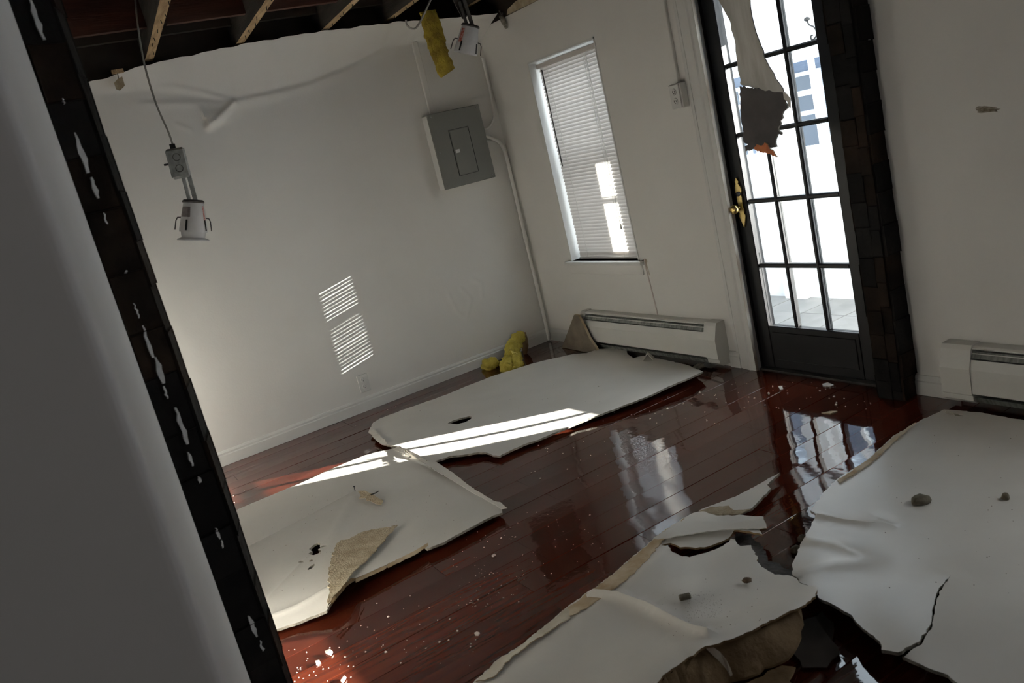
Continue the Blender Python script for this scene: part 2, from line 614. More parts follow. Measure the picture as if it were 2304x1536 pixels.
# thickness: torn top edge and back
n0 = len(mb.v)
mb.v += [(x, -float(o) + 0.011, float(z) - 0.002) for x, o, z in zip(xs, out[:, -1], top[:, -1])]
mb.f += [(int(vid[i, -1]), int(vid[i + 1, -1]), n0 + i + 1, n0 + i) for i in range(NX - 1)]
mb.mi += [1] * (NX - 1)
n1 = len(mb.v)
mb.v += [(x, 0.028, float(z) - 0.02) for x, z in zip(xs, top[:, -1])]
mb.f += [(n0 + i, n0 + i + 1, n1 + i + 1, n1 + i) for i in range(NX - 1)]
mb.mi += [1] * (NX - 1)
w = struct(mb.build('wall_left', [M_WALL, M_EDGE], smooth=True, fix=False))
w.data.set_sharp_from_angle(angle=math.radians(50))
# framing behind it, dark where the ceiling is open
b = MB()
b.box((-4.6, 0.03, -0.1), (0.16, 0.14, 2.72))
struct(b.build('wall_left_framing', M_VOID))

# ------------------------------------------------------------------ wall_right with window, door and a further window beyond the frame
WT = 0.17


def wall_with_holes(name, y0, y1, z0, z1, holes, material, x0=0.0, x1=WT):
    ys = sorted({y0, y1, *[h[0] for h in holes], *[h[1] for h in holes]})
    zz = sorted({z0, z1, *[h[2] for h in holes], *[h[3] for h in holes]})
    b = MB()

    def solid(i, j):
        if i < 0 or j < 0 or i >= len(ys) - 1 or j >= len(zz) - 1:
            return False
        yc, zc = (ys[i] + ys[i + 1]) / 2, (zz[j] + zz[j + 1]) / 2
        return not any(h[0] < yc < h[1] and h[2] < zc < h[3] for h in holes)
    for i in range(len(ys) - 1):
        for j in range(len(zz) - 1):
            if not solid(i, j):
                continue
            a, c, d, e = ys[i], ys[i + 1], zz[j], zz[j + 1]
            b.add([(x0, a, d), (x0, c, d), (x0, c, e), (x0, a, e)], [(0, 3, 2, 1)])
            b.add([(x1, a, d), (x1, c, d), (x1, c, e), (x1, a, e)], [(0, 1, 2, 3)])
            if not solid(i - 1, j):
                b.add([(x0, a, d), (x1, a, d), (x1, a, e), (x0, a, e)], [(0, 1, 2, 3)])
            if not solid(i + 1, j):
                b.add([(x0, c, d), (x1, c, d), (x1, c, e), (x0, c, e)], [(0, 3, 2, 1)])
            if not solid(i, j - 1):
                b.add([(x0, a, d), (x1, a, d), (x1, c, d), (x0, c, d)], [(0, 3, 2, 1)])
            if not solid(i, j + 1):
                b.add([(x0, a, e), (x1, a, e), (x1, c, e), (x0, c, e)], [(0, 1, 2, 3)])
    return struct(b.build(name, material, fix=False))


WIN = (-1.191, -0.487, 0.588, 1.866)
DOOR = (-2.78, -1.975, -0.02, 2.03)
WIN2 = (-4.68, -4.06, 0.555, 1.255)
wall_with_holes('wall_right', -7.0, 0.02, -0.02, 2.175, [WIN, DOOR, WIN2], M_WALL)
b = MB()
b.box((0.03, -7.0, 2.175), (WT, 0.14, 2.72))
struct(b.build('wall_right_framing', M_VOID))
# scrap of the old ceiling still clinging along the top of that wall
b = MB()
b.prism([(-0.02, 2.176), (-0.34, 2.176), (-0.38, 2.20), (-0.20, 2.215), (-0.02, 2.21)], 'x', -0.03, -0.002)
b = MB()
pts = [(-0.40, 2.178), (-0.62, 2.176), (-0.95, 2.172), (-1.6, 2.178), (-2.6, 2.175), (-2.6, 2.255), (-1.5, 2.25), (-0.74, 2.235), (-0.52, 2.225), (-0.42, 2.205)]
b.prism(pts, 'x', -0.016, -0.003)
struct(b.build('trim_2', M_KRAFT_LIGHT))

# the closing walls of the room behind the camera
b = MB()
b.box((-4.6, -7.0, -0.02), (-4.5, 0.14, 2.72))
struct(b.build('wall_far_west', M_WALL))
b = MB()
b.box((-3.07, -2.99, -0.02), (-2.95, 0.02, 2.62))
struct(b.build('wall_west', M_WALL))
b = MB()
b.box((-4.6, -7.1, -0.02), (0.17, -7.0, 2.72))
struct(b.build('wall_back', M_VOID))

# near partition whose jamb carries the stone
N0, S0 = (-2.979, -4.301), (-2.8715, -3.055)
b = MB()
b.prism([N0, S0, (-2.90, -2.985), (-4.5, -2.985), (-4.5, -4.20)], 'z', -0.02, 2.72)
o = struct(b.build('wall_near', mat('near_wall_paint', (0.76, 0.755, 0.74), 0.6, (0.79, 0.785, 0.77), 2.0, bump=0.05)))  # one even off-white paint on every face
bv = o.modifiers.new('soft_corner', 'BEVEL')
bv.width = 0.012
bv.segments = 4
bv.limit_method = 'ANGLE'

# ------------------------------------------------------------------ ceiling: open joists under old boards
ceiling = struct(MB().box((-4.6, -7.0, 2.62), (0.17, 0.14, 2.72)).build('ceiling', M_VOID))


def joist_part(x_wall, skew, w=0.046):
    b = MB()
    y0, y1 = -4.6, 0.03
    vs, fs, mi = [], [], []
    n = 24
    rr = random.Random(int(x_wall * 1000))
    for i in range(n + 1):
        y = y0 + (y1 - y0) * i / n
        x = x_wall + skew * y
        j = rr.uniform(-0.002, 0.002)
        vs += [(x - w / 2 + j, y, 2.305), (x + w / 2 + j, y, 2.305 + j), (x + w / 2, y, 2.535), (x - w / 2, y, 2.535)]
    for i in range(n):
        a, c = i * 4, i * 4 + 4
        b_f = [(a, a + 1, c + 1, c), (a + 1, a + 2, c + 2, c + 1), (a + 2, a + 3, c + 3, c + 2), (a + 3, a, c, c + 3)]
        fs += b_f
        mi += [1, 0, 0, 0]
    b.v, b.f, b.mi = vs, fs, mi
    b.f += [(0, 1, 2, 3), (n * 4, n * 4 + 1, n * 4 + 2, n * 4 + 3)]
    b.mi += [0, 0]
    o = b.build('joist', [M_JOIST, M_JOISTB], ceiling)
    nb = MB()
    for k in range(9):
        y = -0.25 - k * 0.16 + rr.uniform(-0.04, 0.04)
        x = x_wall + skew * y + rr.uniform(-0.014, 0.014)
        nb.tube([(x, y, 2.31), (x + rr.uniform(-.008, .008), y + rr.uniform(-.012, .012), 2.289)], 0.0022, 5)
    s = nb.build('nail_stubs', M_BLACK, o)
    s['kind'] = 'stuff'
    return o


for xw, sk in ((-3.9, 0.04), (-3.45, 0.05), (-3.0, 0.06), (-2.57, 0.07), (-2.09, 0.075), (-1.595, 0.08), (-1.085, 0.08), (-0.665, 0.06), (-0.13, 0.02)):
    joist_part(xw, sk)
for k in range(26):
    y = 0.03 - 0.185 * k
    MB().box((-4.5, y - 0.178, 2.537 + 0.004 * (k % 2)), (0.03, y, 2.556 + 0.004 * (k % 2))).build('subfloor_board', M_BOARD, ceiling)
for k, x in enumerate((-2.33, -1.84, -1.34, -0.87)):     # bridging between joists
    MB().box((x - 0.215, -0.56, 2.36), (x + 0.215, -0.52, 2.535)).build('blocking', M_BOARD, ceiling)
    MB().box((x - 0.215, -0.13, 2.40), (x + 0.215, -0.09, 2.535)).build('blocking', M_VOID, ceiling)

# ------------------------------------------------------------------ baseboards


def baseboard_profile(t=0.014, h=0.088):
    return [(0.0, 0.0), (t, 0.0), (t, h * 0.68), (t * 0.75, h * 0.74), (t * 0.75, h * 0.86), (t * 0.35, h), (0.0, h)]


b = MB()
b.prism([(-p[0], p[1]) for p in baseboard_profile()], 'x', -4.4, 0.0)
struct(b.build('baseboard_left', M_TRIM))
b = MB()
b.prism([(-p[0], p[1]) for p in baseboard_profile()], 'y', -0.50, -0.014)
b.prism([(-p[0], p[1]) for p in baseboard_profile()], 'y', -1.872, -1.80)
b.prism([(-p[0], p[1]) for p in baseboard_profile()], 'y', -3.08, -2.885)
struct(b.build('baseboard_right', M_TRIM))

# ------------------------------------------------------------------ door_1
door = struct(empty('door_1', (0.06, -2.33, 0)))
X0, X1 = 0.038 - 0.06, 0.082 - 0.06
V1, V2, QH = -2.2372 + 2.33, -2.4224 + 2.33, 0.011
GL, GR = -2.063 + 2.33, -2.5966 + 2.33
LE, RE = -1.985 + 2.33, -2.70 + 2.33
ZM = [0.5481 + 0.325 * k for k in range(4)]
ZB, ZT = 0.234, 1.837


def dpart(name, lo, hi, m=M_DOOR, c=0.004, parent=None):
    return MB().cbox((lo[0], min(lo[1], hi[1]), lo[2]), (hi[0], max(lo[1], hi[1]), hi[2]), c).build(name, m, parent or door)


dpart('stile', (X0, LE, 0.008), (X1, GL, 2.01))
dpart('stile', (X0, GR, 0.008), (X1, RE, 2.01))
dpart('rail', (X0 + 0.0005, GL, 0.008), (X1 - 0.0005, GR, ZB))
dpart('rail', (X0 + 0.0005, GL, ZT), (X1 - 0.0005, GR, 2.01))
dpart('bottom_panel_moulding', (X0 - 0.004, GL - 0.02, 0.055), (X0 + 0.003, GR + 0.02, 0.205), c=0.003)
for v in (V1, V2):
    dpart('muntin', (X0 + 0.004, v - QH, ZB), (X1 - 0.004, v + QH, ZT), c=0.006)
for z in ZM:
    dpart('muntin', (X0 + 0.005, GL, z - QH), (X1 - 0.005, GR, z + QH), c=0.006)
cols = [(GL, V1 + QH), (V1 - QH, V2 + QH), (V2 - QH, GR)]
rowsz = [(ZB, ZM[0] - QH)] + [(ZM[k] + QH, ZM[k + 1] - QH) for k in range(3)] + [(ZM[3] + QH, ZT)]
for (ya, yb) in cols:
    for (za, zb) in rowsz:
        MB().box((-0.003, yb, za), (0.003, ya, zb)).build('pane', M_GLASS, door)
# frame of the doorway
fr = MB()
fr.box((-0.03, -2.78 + 2.33, -0.02), (0.11, RE - 0.004, 2.03))
fr.box((-0.03, LE + 0.001, -0.02), (0.11, -1.976 + 2.33, 2.03))
fr.box((-0.03, RE - 0.004, 2.012), (0.11, LE, 2.03))
fr.build('door_frame', M_DOOR, door)
MB().box((-0.05, -2.76 + 2.33, -0.012), (0.10, -1.985 + 2.33, 0.006)).build('threshold', M_DARKMETAL, door)
# brass handle set
h = MB()
outl = [(0.0, 0.115), (0.010, 0.095), (0.006, 0.085), (0.015, 0.070), (0.017, 0.045), (0.010, 0.030), (0.014, 0.018), (0.013, -0.01), (0.010, -0.03),
        (0.016, -0.045), (0.012, -0.062), (0.018, -0.075), (0.011, -0.10), (0.006, -0.115), (0.0, -0.135)]
poly = outl + [(-a, c) for a, c in reversed(outl[1:-1])]
zc, yc = 0.885, -2.026 + 2.33
h.prism([(yc + a * 1.15, zc + c) for a, c in poly], 'x', X0 - 0.010, X0 - 0.0005)
handle = h.build('door_handle', M_BRASS, door)
k = MB()
k.lathe([(0.0, 0.052), (0.012, 0.052), (0.021, 0.045), (0.024, 0.036), (0.021, 0.026), (0.011, 0.020), (0.009, 0.008), (0.014, 0.002), (0.014, 0.0)],
        (X0 - 0.008, yc + 0.012, zc - 0.035), (-1, 0, 0), 20)
k.build('knob', M_BRASS, handle, smooth=True)
k = MB()
k.lathe([(0.0, 0.012), (0.009, 0.011), (0.012, 0.006), (0.012, 0.0)], (X0 - 0.009, yc, zc + 0.035), (-1, 0, 0), 16)
k.build('lock_cylinder', M_DARKMETAL, handle, smooth=True)
b = MB()
for (yy, zz) in ((RE + 0.018, 0.20), (RE + 0.018, 0.175)):
    b.lathe([(0.0, 0.004), (0.006, 0.003), (0.007, 0.0)], (X0, yy, zz), (-1, 0, 0), 10)
b.build('screw_heads', M_BRASS, door)

# casing on the window side of the door
b = MB()
b.prism([(-0.018, -1.985), (-0.018, -1.955), (-0.022, -1.945), (-0.018, -1.93), (-0.012, -1.885), (-0.006, -1.870), (0.0, -1.870), (0.0, -1.985)], 'z', 0.0, 2.16, 0)
b.box((-0.020, -1.9865, 0.0), (-0.001, -1.9853, 2.16), 1)
b.prism([(-0.008, -1.870), (-0.008, -1.852), (-0.004, -1.846), (0.0, -1.846), (0.0, -1.870)], 'z', 0.09, 2.16, 0)
struct(b.build('trim_1', [M_TRIM, M_STAIN]))

# ------------------------------------------------------------------ stone pillars


def stone_face(root, org, uvec, nvec, spans, z0, z1, seed, hh=0.118, depth=0.012, jit=0.004, first_w=True):
    """lay stones on a vertical face: spans = list of (u0,u1) columns"""
    rr = random.Random(seed)
    uvec, nvec, org = Vector(uvec).normalized(), Vector(nvec).normalized(), Vector(org)
    for (u0, u1, phase) in spans:
        z = z0 - phase
        while z < z1:
            hgt = hh * rr.uniform(0.82, 1.15)
            za, zb = max(z, z0), min(z + hgt - 0.002, z1)
            if zb - za > 0.02:
                d = depth + rr.uniform(-jit, jit)
                j0, j1 = rr.uniform(-0.0022, 0.0022), rr.uniform(-0.0022, 0.0022)
                bm = bmesh.new()
                bmesh.ops.create_cube(bm, size=1.0)
                for v in bm.verts:
                    a = u0 + j0 if v.co.x < 0 else u1 + j1
                    t = 0.001 if v.co.y < 0 else d + rr.uniform(-0.0015, 0.0015)
                    zz = za if v.co.z < 0 else zb
                    zz += rr.uniform(-0.001, 0.001)
                    p = org + uvec * a + nvec * t
                    v.co = Vector((p.x, p.y, zz))
                bmesh.ops.bevel(bm, geom=list(bm.edges), offset=0.0025, segments=1, affect='EDGES')
                bmesh.ops.recalc_face_normals(bm, faces=bm.faces)
                me = bpy.data.meshes.new('stone')
                bm.to_mesh(me)
                bm.free()
                me.materials.append(M_STONE if rr.random() < 0.62 else M_STONEB)
                o = bpy.data.objects.new('stone', me)
                o.parent = root
                COL.objects.link(o)
            z += hgt


# near pillar at the left of the picture
lp = thing('stone_pillar', 'tall narrow pillar of near black stones with white paint chips, beside the grey wall', 'pillar')
Sv = Vector((S0[0], S0[1], 0))
Mv = Vector((-2.7965, -3.040, 0))
Rv = Vector((-2.7705, -2.940, 0))
uv = (Mv - Sv).normalized()
nv = Vector((uv.y, -uv.x, 0))
uv2 = (Rv - Mv).normalized()
nv2 = Vector((uv2.y, -uv2.x, 0))
b = MB()
ins = 0.002
b.prism([(Sv.x, Sv.y + 0.004), (Mv.x - 0.004, Mv.y + 0.004), (Rv.x - 0.004, Rv.y), (Sv.x - 0.02, Rv.y)], 'z', 0.0, 2.60)
b.build('backing', M_MORTAR, lp)
W1 = (Mv - Sv).length
stone_face(lp, Sv - nv * 0.006, uv, nv, [(0.0, W1, 0.03)], 0.0, 2.60, 11, hh=0.125, depth=0.010)
stone_face(lp, Mv - nv2 * 0.006, uv2, nv2, [(0.004, (Rv - Mv).length, 0.07)], 0.0, 2.60, 12, hh=0.125, depth=0.010)
rr = random.Random(5)


def chip(parent, origin, ud, nd, u0, z0, length, width, seed):
    """a flaked sliver of white paint standing slightly proud of the stone"""
    q = random.Random(seed)
    n = 7
    L, Rr = [], []
    for i in range(n):
        t = i / (n - 1)
        wd = width * (0.35 + 0.65 * math.sin(math.pi * min(1, t * 0.9 + 0.1))) * q.uniform(0.55, 1.1)
        c = u0 + q.uniform(-0.002, 0.002)
        L.append((c - wd / 2, z0 + length * (t - 0.5)))
        Rr.append((c + wd / 2, z0 + length * (t - 0.5)))
    ring = L + Rr[::-1]
    bb = MB()
    vs = [origin + ud * a + nd * 0.0100 + Vector((0, 0, z)) for a, z in ring]
    vs2 = [v - nd * 0.006 for v in vs]
    m = len(ring)
    fs = [tuple(range(m)), tuple(range(2 * m - 1, m - 1, -1))] + [(i, (i + 1) % m, m + (i + 1) % m, m + i) for i in range(m)]
    bb.add(vs + vs2, fs)
    return bb.build('paint_chip', M_CHIP, parent)


def pillar_uz(u, v):
    """where a sight line meets the front face of the near pillar: (along, height)"""
    d = ray(u, v)
    t = ((Sv + nv * 0.004 - EYE).dot(nv)) / d.dot(nv)
    p = EYE + d * t
    return (p - Sv).dot(uv), p.z


for i, (u, v, ln, wd, fr_) in enumerate([(102, 40, 0.085, 0.011, 0.49), (144, 228, 0.012, 0.004, 0.44), (178, 345, 0.085, 0.012, 0.46), (201, 425, 0.045, 0.011, 0.46), (221, 495, 0.025, 0.005, 0.47), (264, 617, 0.007, 0.009, 0.52), (285, 705, 0.035, 0.005, 0.43), (311, 775, 0.075, 0.01, 0.45), (338, 840, 0.062, 0.012, 0.5), (352, 890, 0.03, 0.006, 0.45), (390, 965, 0.09, 0.012, 0.57), (410, 1040, 0.035, 0.007, 0.49), (432, 1085, 0.016, 0.007, 0.55), (478, 1205, 0.03, 0.007, 0.52), (489, 1228, 0.02, 0.005, 0.54), (566, 1410, 0.058, 0.012, 0.59), (588, 1455, 0.038, 0.007, 0.65)]):
    _, z = pillar_uz(u, v)
    a = min(max(W1 * fr_, 0.008), W1 - 0.008)
    chip(lp, Sv - nv * 0.006 + nv * 0.0035, uv, nv, a, z, ln, wd, 40 + i)

# far pillar beside the door
rp = thing('stone_pillar', 'black stone clad pillar at the right side of the glazed door', 'pillar')
PY0, PY1, PX = -2.765, -2.875, -0.088
b = MB()
b.box((PX, PY1, 0.0), (0.0, PY0, 2.60))
b.build('backing', M_MORTAR, rp)
o_front = Vector((PX, PY0, 0))
stone_face(rp, o_front, (0, -1, 0), (-1, 0, 0), [(0.0, 0.068, 0.02), (0.070, 0.112, 0.07)], 0.0, 2.60, 21)
stone_face(rp, Vector((PX - 0.004, PY1, 0)), (1, 0, 0), (0, -1, 0), [(0.0, 0.090, 0.05)], 0.0, 2.60, 22, hh=0.13)
stone_face(rp, Vector((0.0, PY0, 0)), (-1, 0, 0), (0, 1, 0), [(0.0, 0.088, 0.05)], 0.0, 2.60, 23, hh=0.13)
chip(rp, Vector((PX, PY1 - 0.001, 0)), Vector((1, 0, 0)), Vector((0, -1, 0)), 0.06, 0.16, 0.04, 0.012, 77)
chip(rp, Vector((PX, PY1 - 0.001, 0)), Vector((1, 0, 0)), Vector((0, -1, 0)), 0.07, 1.50, 0.09, 0.008, 78)

# ------------------------------------------------------------------ window_1, its blind, stool
win = struct(empty('window_1', (0.0, -0.839, WIN[2])))
y0w, y1w = WIN[0] + 0.839, WIN[1] + 0.839
hgt = WIN[3] - WIN[2]
b = MB()
b.box((-0.004, y0w, 0.0), (WT, y0w + 0.010, hgt))
b.box((-0.004, y1w - 0.010, 0.0), (WT, y1w, hgt))
b.box((-0.004, y0w, hgt - 0.010), (WT, y1w, hgt))
b.build('jamb_lining', M_TRIM, win)
b = MB()
b.cbox((-0.035, y0w - 0.045, -0.022), (0.13, y1w + 0.045, 0.0), 0.005)
b.build('stool', M_TRIM, win)
b = MB()
b.cbox((-0.012, y0w - 0.02, -0.085), (0.0, y1w + 0.02, -0.022), 0.003)
b.build('apron', M_WALL, win)
for za, zb, xx in ((0.0, hgt * 0.52, 0.125), (hgt * 0.48, hgt - 0.01, 0.145)):
    b = MB()
    b.cbox((xx, y0w + 0.01, za), (xx + 0.02, y0w + 0.045, zb), 0.003)
    b.cbox((xx, y1w - 0.045, za), (xx + 0.02, y1w - 0.01, zb), 0.003)
    b.cbox((xx, y0w + 0.045, za), (xx + 0.02, y1w - 0.045, za + 0.04), 0.003)
    b.cbox((xx, y0w + 0.045, zb - 0.04), (xx + 0.02, y1w - 0.045, zb), 0.003)
    s = b.build('sash', M_TRIM, win)
    MB().box((xx + 0.008, y0w + 0.045, za + 0.04), (xx + 0.012, y1w - 0.045, zb - 0.04)).build('pane', M_GLASS, s)

blind = thing('window_blind', 'white venetian blind with tilted slats hanging in the window by the corner', 'blind')
BY0, BY1 = -1.125, -0.522
BX = 0.055
b = MB()
b.cbox((BX - 0.017, BY0 - 0.02, 1.812), (BX + 0.02, BY1 + 0.012, 1.840), 0.003)
b.build('headrail', M_BLIND, blind)
pitch = 0.0217
zz = 1.803
first = None
tilt = math.radians(67)
ct, st = math.cos(tilt), math.sin(tilt)
kk = 0
while zz > 0.640:
    if first is None:
        b = MB()
        vs, fs = [], []
        prof = [(-0.0125, -0.0), (-0.006, 0.0012), (0.0, 0.0017), (0.006, 0.0012), (0.0125, 0.0)]
        for yy in (BY0 + 0.839, BY1 + 0.839):
            for (a, c) in prof:
                # inner (room) edge low, outer edge high
                vs.append((a * ct - c * st, yy, a * st + c * ct))
        fs = [(i, i + 1, 5 + i + 1, 5 + i) for i in range(4)]
        b.add(vs, fs)
        first = b.build('slat', M_BLIND, blind, smooth=True)
        s = first
    else:
        s = first.copy()
        COL.objects.link(s)
    s.location = (BX, -0.839 + random.uniform(-0.002, 0.002), zz)
    s.rotation_euler = (random.uniform(-0.0015, 0.0015), random.uniform(-0.03, 0.03), 0)
    zz -= pitch
for dz in (0.0, -0.010, -0.019):
    s = first.copy()
    COL.objects.link(s)
    s.location = (BX, -0.839, zz + dz)
    s.rotation_euler = (0.004, 0, 0)
zbot = zz - 0.042
b = MB()
b.cbox((BX - 0.013, BY0, zbot), (BX + 0.013, BY1, zbot + 0.014), 0.003, 0)
b.build('bottom_rail', M_BLIND, blind)
for yy in (-0.62, -1.00):
    b = MB()
    for dx in (-0.011, 0.011):
        b.tube([(BX + dx, yy, zbot + 0.01), (BX + dx, yy, 1.80)], 0.0009, 5)
    b.build('ladder_cord', M_CABLEW, blind)
b = MB()
b.tube([(BX - 0.022, -0.575, 1.80), (BX - 0.027, -0.578, 1.20)], 0.004, 8)
b.build('tilt_wand', M_DARKMETAL, blind)
b = MB()
b.tube([(BX - 0.021, -1.03, 1.80), (BX - 0.022, -1.035, 0.80)], 0.0012, 5)
b.tube([(BX - 0.021, -1.04, 1.80), (BX - 0.021, -1.042, 0.80)], 0.0012, 5)
b.lathe([(0.001, 0.03), (0.005, 0.022), (0.006, 0.0), (0.0, 0.0)], (BX - 0.0215, -1.039, 0.775), (0, 0, 1), 8)
b.build('lift_cord', M_CABLEW, blind)

# window beyond the picture that lights the front of the room
win2 = struct(empty('window_2', (0.0, -4.37, 0.555)))
b = MB()
b.box((0.06, -0.31, 0.0), (0.12, -0.28, 0.70))
b.box((0.06, 0.28, 0.0), (0.12, 0.31, 0.70))
b.box((0.06, -0.28, 0.0), (0.12, 0.28, 0.03))
b.box((0.06, -0.28, 0.67), (0.12, 0.28, 0.70))
f2 = b.build('sash', M_TRIM, win2)
MB().box((0.085, -0.28, 0.03), (0.09, 0.28, 0.67)).build('pane', M_GLASS, f2)

# ------------------------------------------------------------------ electrical panel and pipes
pn = thing('fuse_box', 'grey metal fuse box on the white wall near the corner', 'fuse box')
b = MB()
b.cbox((-0.572, -0.083, 1.228), (-0.190, 0.0, 1.705), 0.003)
b.build('box', M_TRIM, pn)
b = MB()
b.cbox((-0.576, -0.092, 1.224), (-0.186, -0.080, 1.709), 0.003)
cov = b.build('cover', M_GREYMETAL, pn)
b = MB()
x0, x1, z0, z1 = -0.452, -0.303, 1.288, 1.587
for lo, hi in (((x0, -0.0945, z0), (x0 + 0.0025, -0.0915, z1)), ((x1 - 0.0025, -0.0945, z0), (x1, -0.0915, z1)), ((x0, -0.0945, z0), (x1, -0.0915, z0 + 0.0025)), ((x0, -0.0945, z1 - 0.0025), (x1, -0.0915, z1))):
    b.box(lo, hi)
b.build('door_gap', M_BLACK, cov)
b = MB()
b.cbox((x0 + 0.006, -0.0955, z0 + 0.006), (x1 - 0.006, -0.0915, z1 - 0.006), 0.0015)
pd = b.build('panel_door', M_GREYMETAL, pn)
b = MB()
b.cbox((x0 + 0.012, -0.101, 1.435), (x0 + 0.045, -0.0954, 1.458), 0.002)
b.build('latch', M_PLATE, pd)
for sx, sz in ((-0.55, 1.69), (-0.21, 1.69), (-0.55, 1.245), (-0.21, 1.245), (-0.55, 1.46), (-0.21, 1.46)):
    b = MB()
    b.lathe([(0, 0.003), (0.004, 0.002), (0.0045, 0)], (sx, -0.092, sz), (0, -1, 0), 8)
    b.build('screw', M_GALV, cov)


def bez(pts, n=8):
    """smooth polyline through points (Catmull-Rom)"""
    P = [Vector(p) for p in pts]
    outp = []
    for i in range(len(P) - 1):
        p0, p1, p2, p3 = P[max(i - 1, 0)], P[i], P[i + 1], P[min(i + 2, len(P) - 1)]
        for k in range(n):
            t = k / n
            outp.append(0.5 * ((2 * p1) + (p2 - p0) * t + (2 * p0 - 5 * p1 + 4 * p2 - p3) * t * t + (3 * p1 - p0 - 3 * p2 + p3) * t ** 3))
    outp.append(P[-1])
    return outp


t = thing('conduit_pipe', 'white painted conduit bending from the grey panel down the corner to the floor', 'pipe')
b = MB()
cp = [wl(1090, 307, -0.025), wl(1110, 312, -0.025), wl(1128, 326, -0.025), wl(1141, 352, -0.025), wl(1152, 395, -0.025), wl(1168, 462, -0.025), wl(1185, 535, -0.025), wl(1208, 632, -0.025), wl(1232, 735, -0.025)]
for p in cp:
    p.x = min(p.x, -0.030)
cp[-1].z = 0.012
b.tube(bez(cp), 0.0125, 12)
b.build('pipe', M_WALL, t, smooth=True)
b = MB()
p = cp[6]
b.tube([(p.x, p.y, p.z - 0.025), (p.x, p.y, p.z + 0.025)], 0.0165, 12)
b.build('coupling', M_WALL, t)
b = MB()
b.tube([(-0.188, -0.025, cp[0].z), (-0.165, -0.025, cp[0].z)], 0.018, 12)
b.build('connector', M_WALL, t)
t = thing('conduit_pipe', 'thin white conduit curving up from the panel side into the bulging wall top', 'pipe')
b = MB()
b.tube(bez([wl(1086, 291, -0.03), wl(1098, 288, -0.03), wl(1108, 274, -0.03), wl(1111, 252, -0.03), wl(1105, 215, -0.03), wl(1094, 165, -0.03), wl(1086, 130, -0.10)]), 0.0085, 10)
b.build('pipe', M_WALL, t, smooth=True)
t = thing('wall_raceway', 'flat white cable raceway running up the wall above the grey panel', 'raceway')
b = MB()
b.cbox((-0.512, -0.016, 1.705), (-0.472, 0.004, 2.17), 0.004)
b.build('cover', M_WALL, t)

# ------------------------------------------------------------------ outlets


def outlet(name, label, org, uax, nax, w=0.072, h=0.115, d=0.007, box=False):
    """duplex outlet: org = lower middle on the wall"""
    org, uax, nax = Vector(org), Vector(uax), Vector(nax)
    r = thing(name, label, 'outlet')
    R = Matrix((uax, nax, Vector((0, 0, 1)))).transposed()

    def put(mbx):
        mbx.v = [tuple(org + R @ Vector(q)) for q in mbx.v]
        return mbx
    if box:
        b = MB()
        b.cbox((-w / 2 - 0.004, 0.0, -0.004), (w / 2 + 0.004, 0.045, h + 0.004), 0.004)
        put(b).build('surface_box', M_WALL, r)
        base = 0.045
    else:
        base = 0.0
    b = MB()
    b.cbox((-w / 2, base, 0), (w / 2, base + d, h), 0.0025)
    pl = put(b).build('plate', M_PLATE, r)
    for zc in (h * 0.30, h * 0.70):
        b = MB()
        b.lathe([(0.0, d + 0.003), (0.0155, d + 0.003), (0.017, d), (0.017, d - 0.002)], (0, base, zc), (0, 1, 0), 16)
        put(b).build('receptacle', M_PLATE, r)
        b = MB()
        b.box((-0.008, base + d + 0.0025, zc - 0.003), (-0.0055, base + d + 0.0042, zc + 0.007))
        b.box((0.0055, base + d + 0.0025, zc - 0.003), (0.008, base + d + 0.0042, zc + 0.006))
        b.box((-0.0025, base + d + 0.0025, zc - 0.010), (0.0025, base + d + 0.0042, zc - 0.006))
        put(b).build('slots', M_PLATEG, r)
    return r


outlet('wall_outlet', 'white duplex outlet low on the left wall above the baseboard', (-1.438, 0.0, 0.122), (1, 0, 0), (0, -1, 0))
outlet('wall_outlet', 'white surface box outlet on the wall between window and door', (0.0, -1.795, 1.388), (0, -1, 0), (-1, 0, 0), box=True)
t = thing('wall_raceway', 'thin white raceway dropping to the outlet box between window and door', 'raceway')
b = MB()
b.cbox((-0.018, -1.800, 1.507), (0.002, -1.782, 2.174), 0.003)
b.build('cover', M_WALL, t)
t = thing('painted_wire', 'painted over wire running down the wall from window stool to heater', 'wire')
b = MB()
b.tube(bez([(0.0, -1.236, 0.60), (-0.002, -1.238, 0.54), (-0.0015, -1.250, 0.40), (-0.002, -1.258, 0.262)]), 0.0042, 8)
b.build('wire', mat('pinkish_paint', (0.60, 0.53, 0.49), 0.5), t)
# dark scuffs round the ends of the window stool
b = MB()
b.prism([(-1.195, 0.585), (-1.25, 0.60), (-1.262, 0.585), (-1.25, 0.57), (-1.262, 0.50), (-1.252, 0.50), (-1.24, 0.565), (-1.2, 0.562)], 'x', -0.0012, 0.0)
struct(recentre(b.build('trim_3', M_STAIN)))

# ------------------------------------------------------------------ baseboard heaters


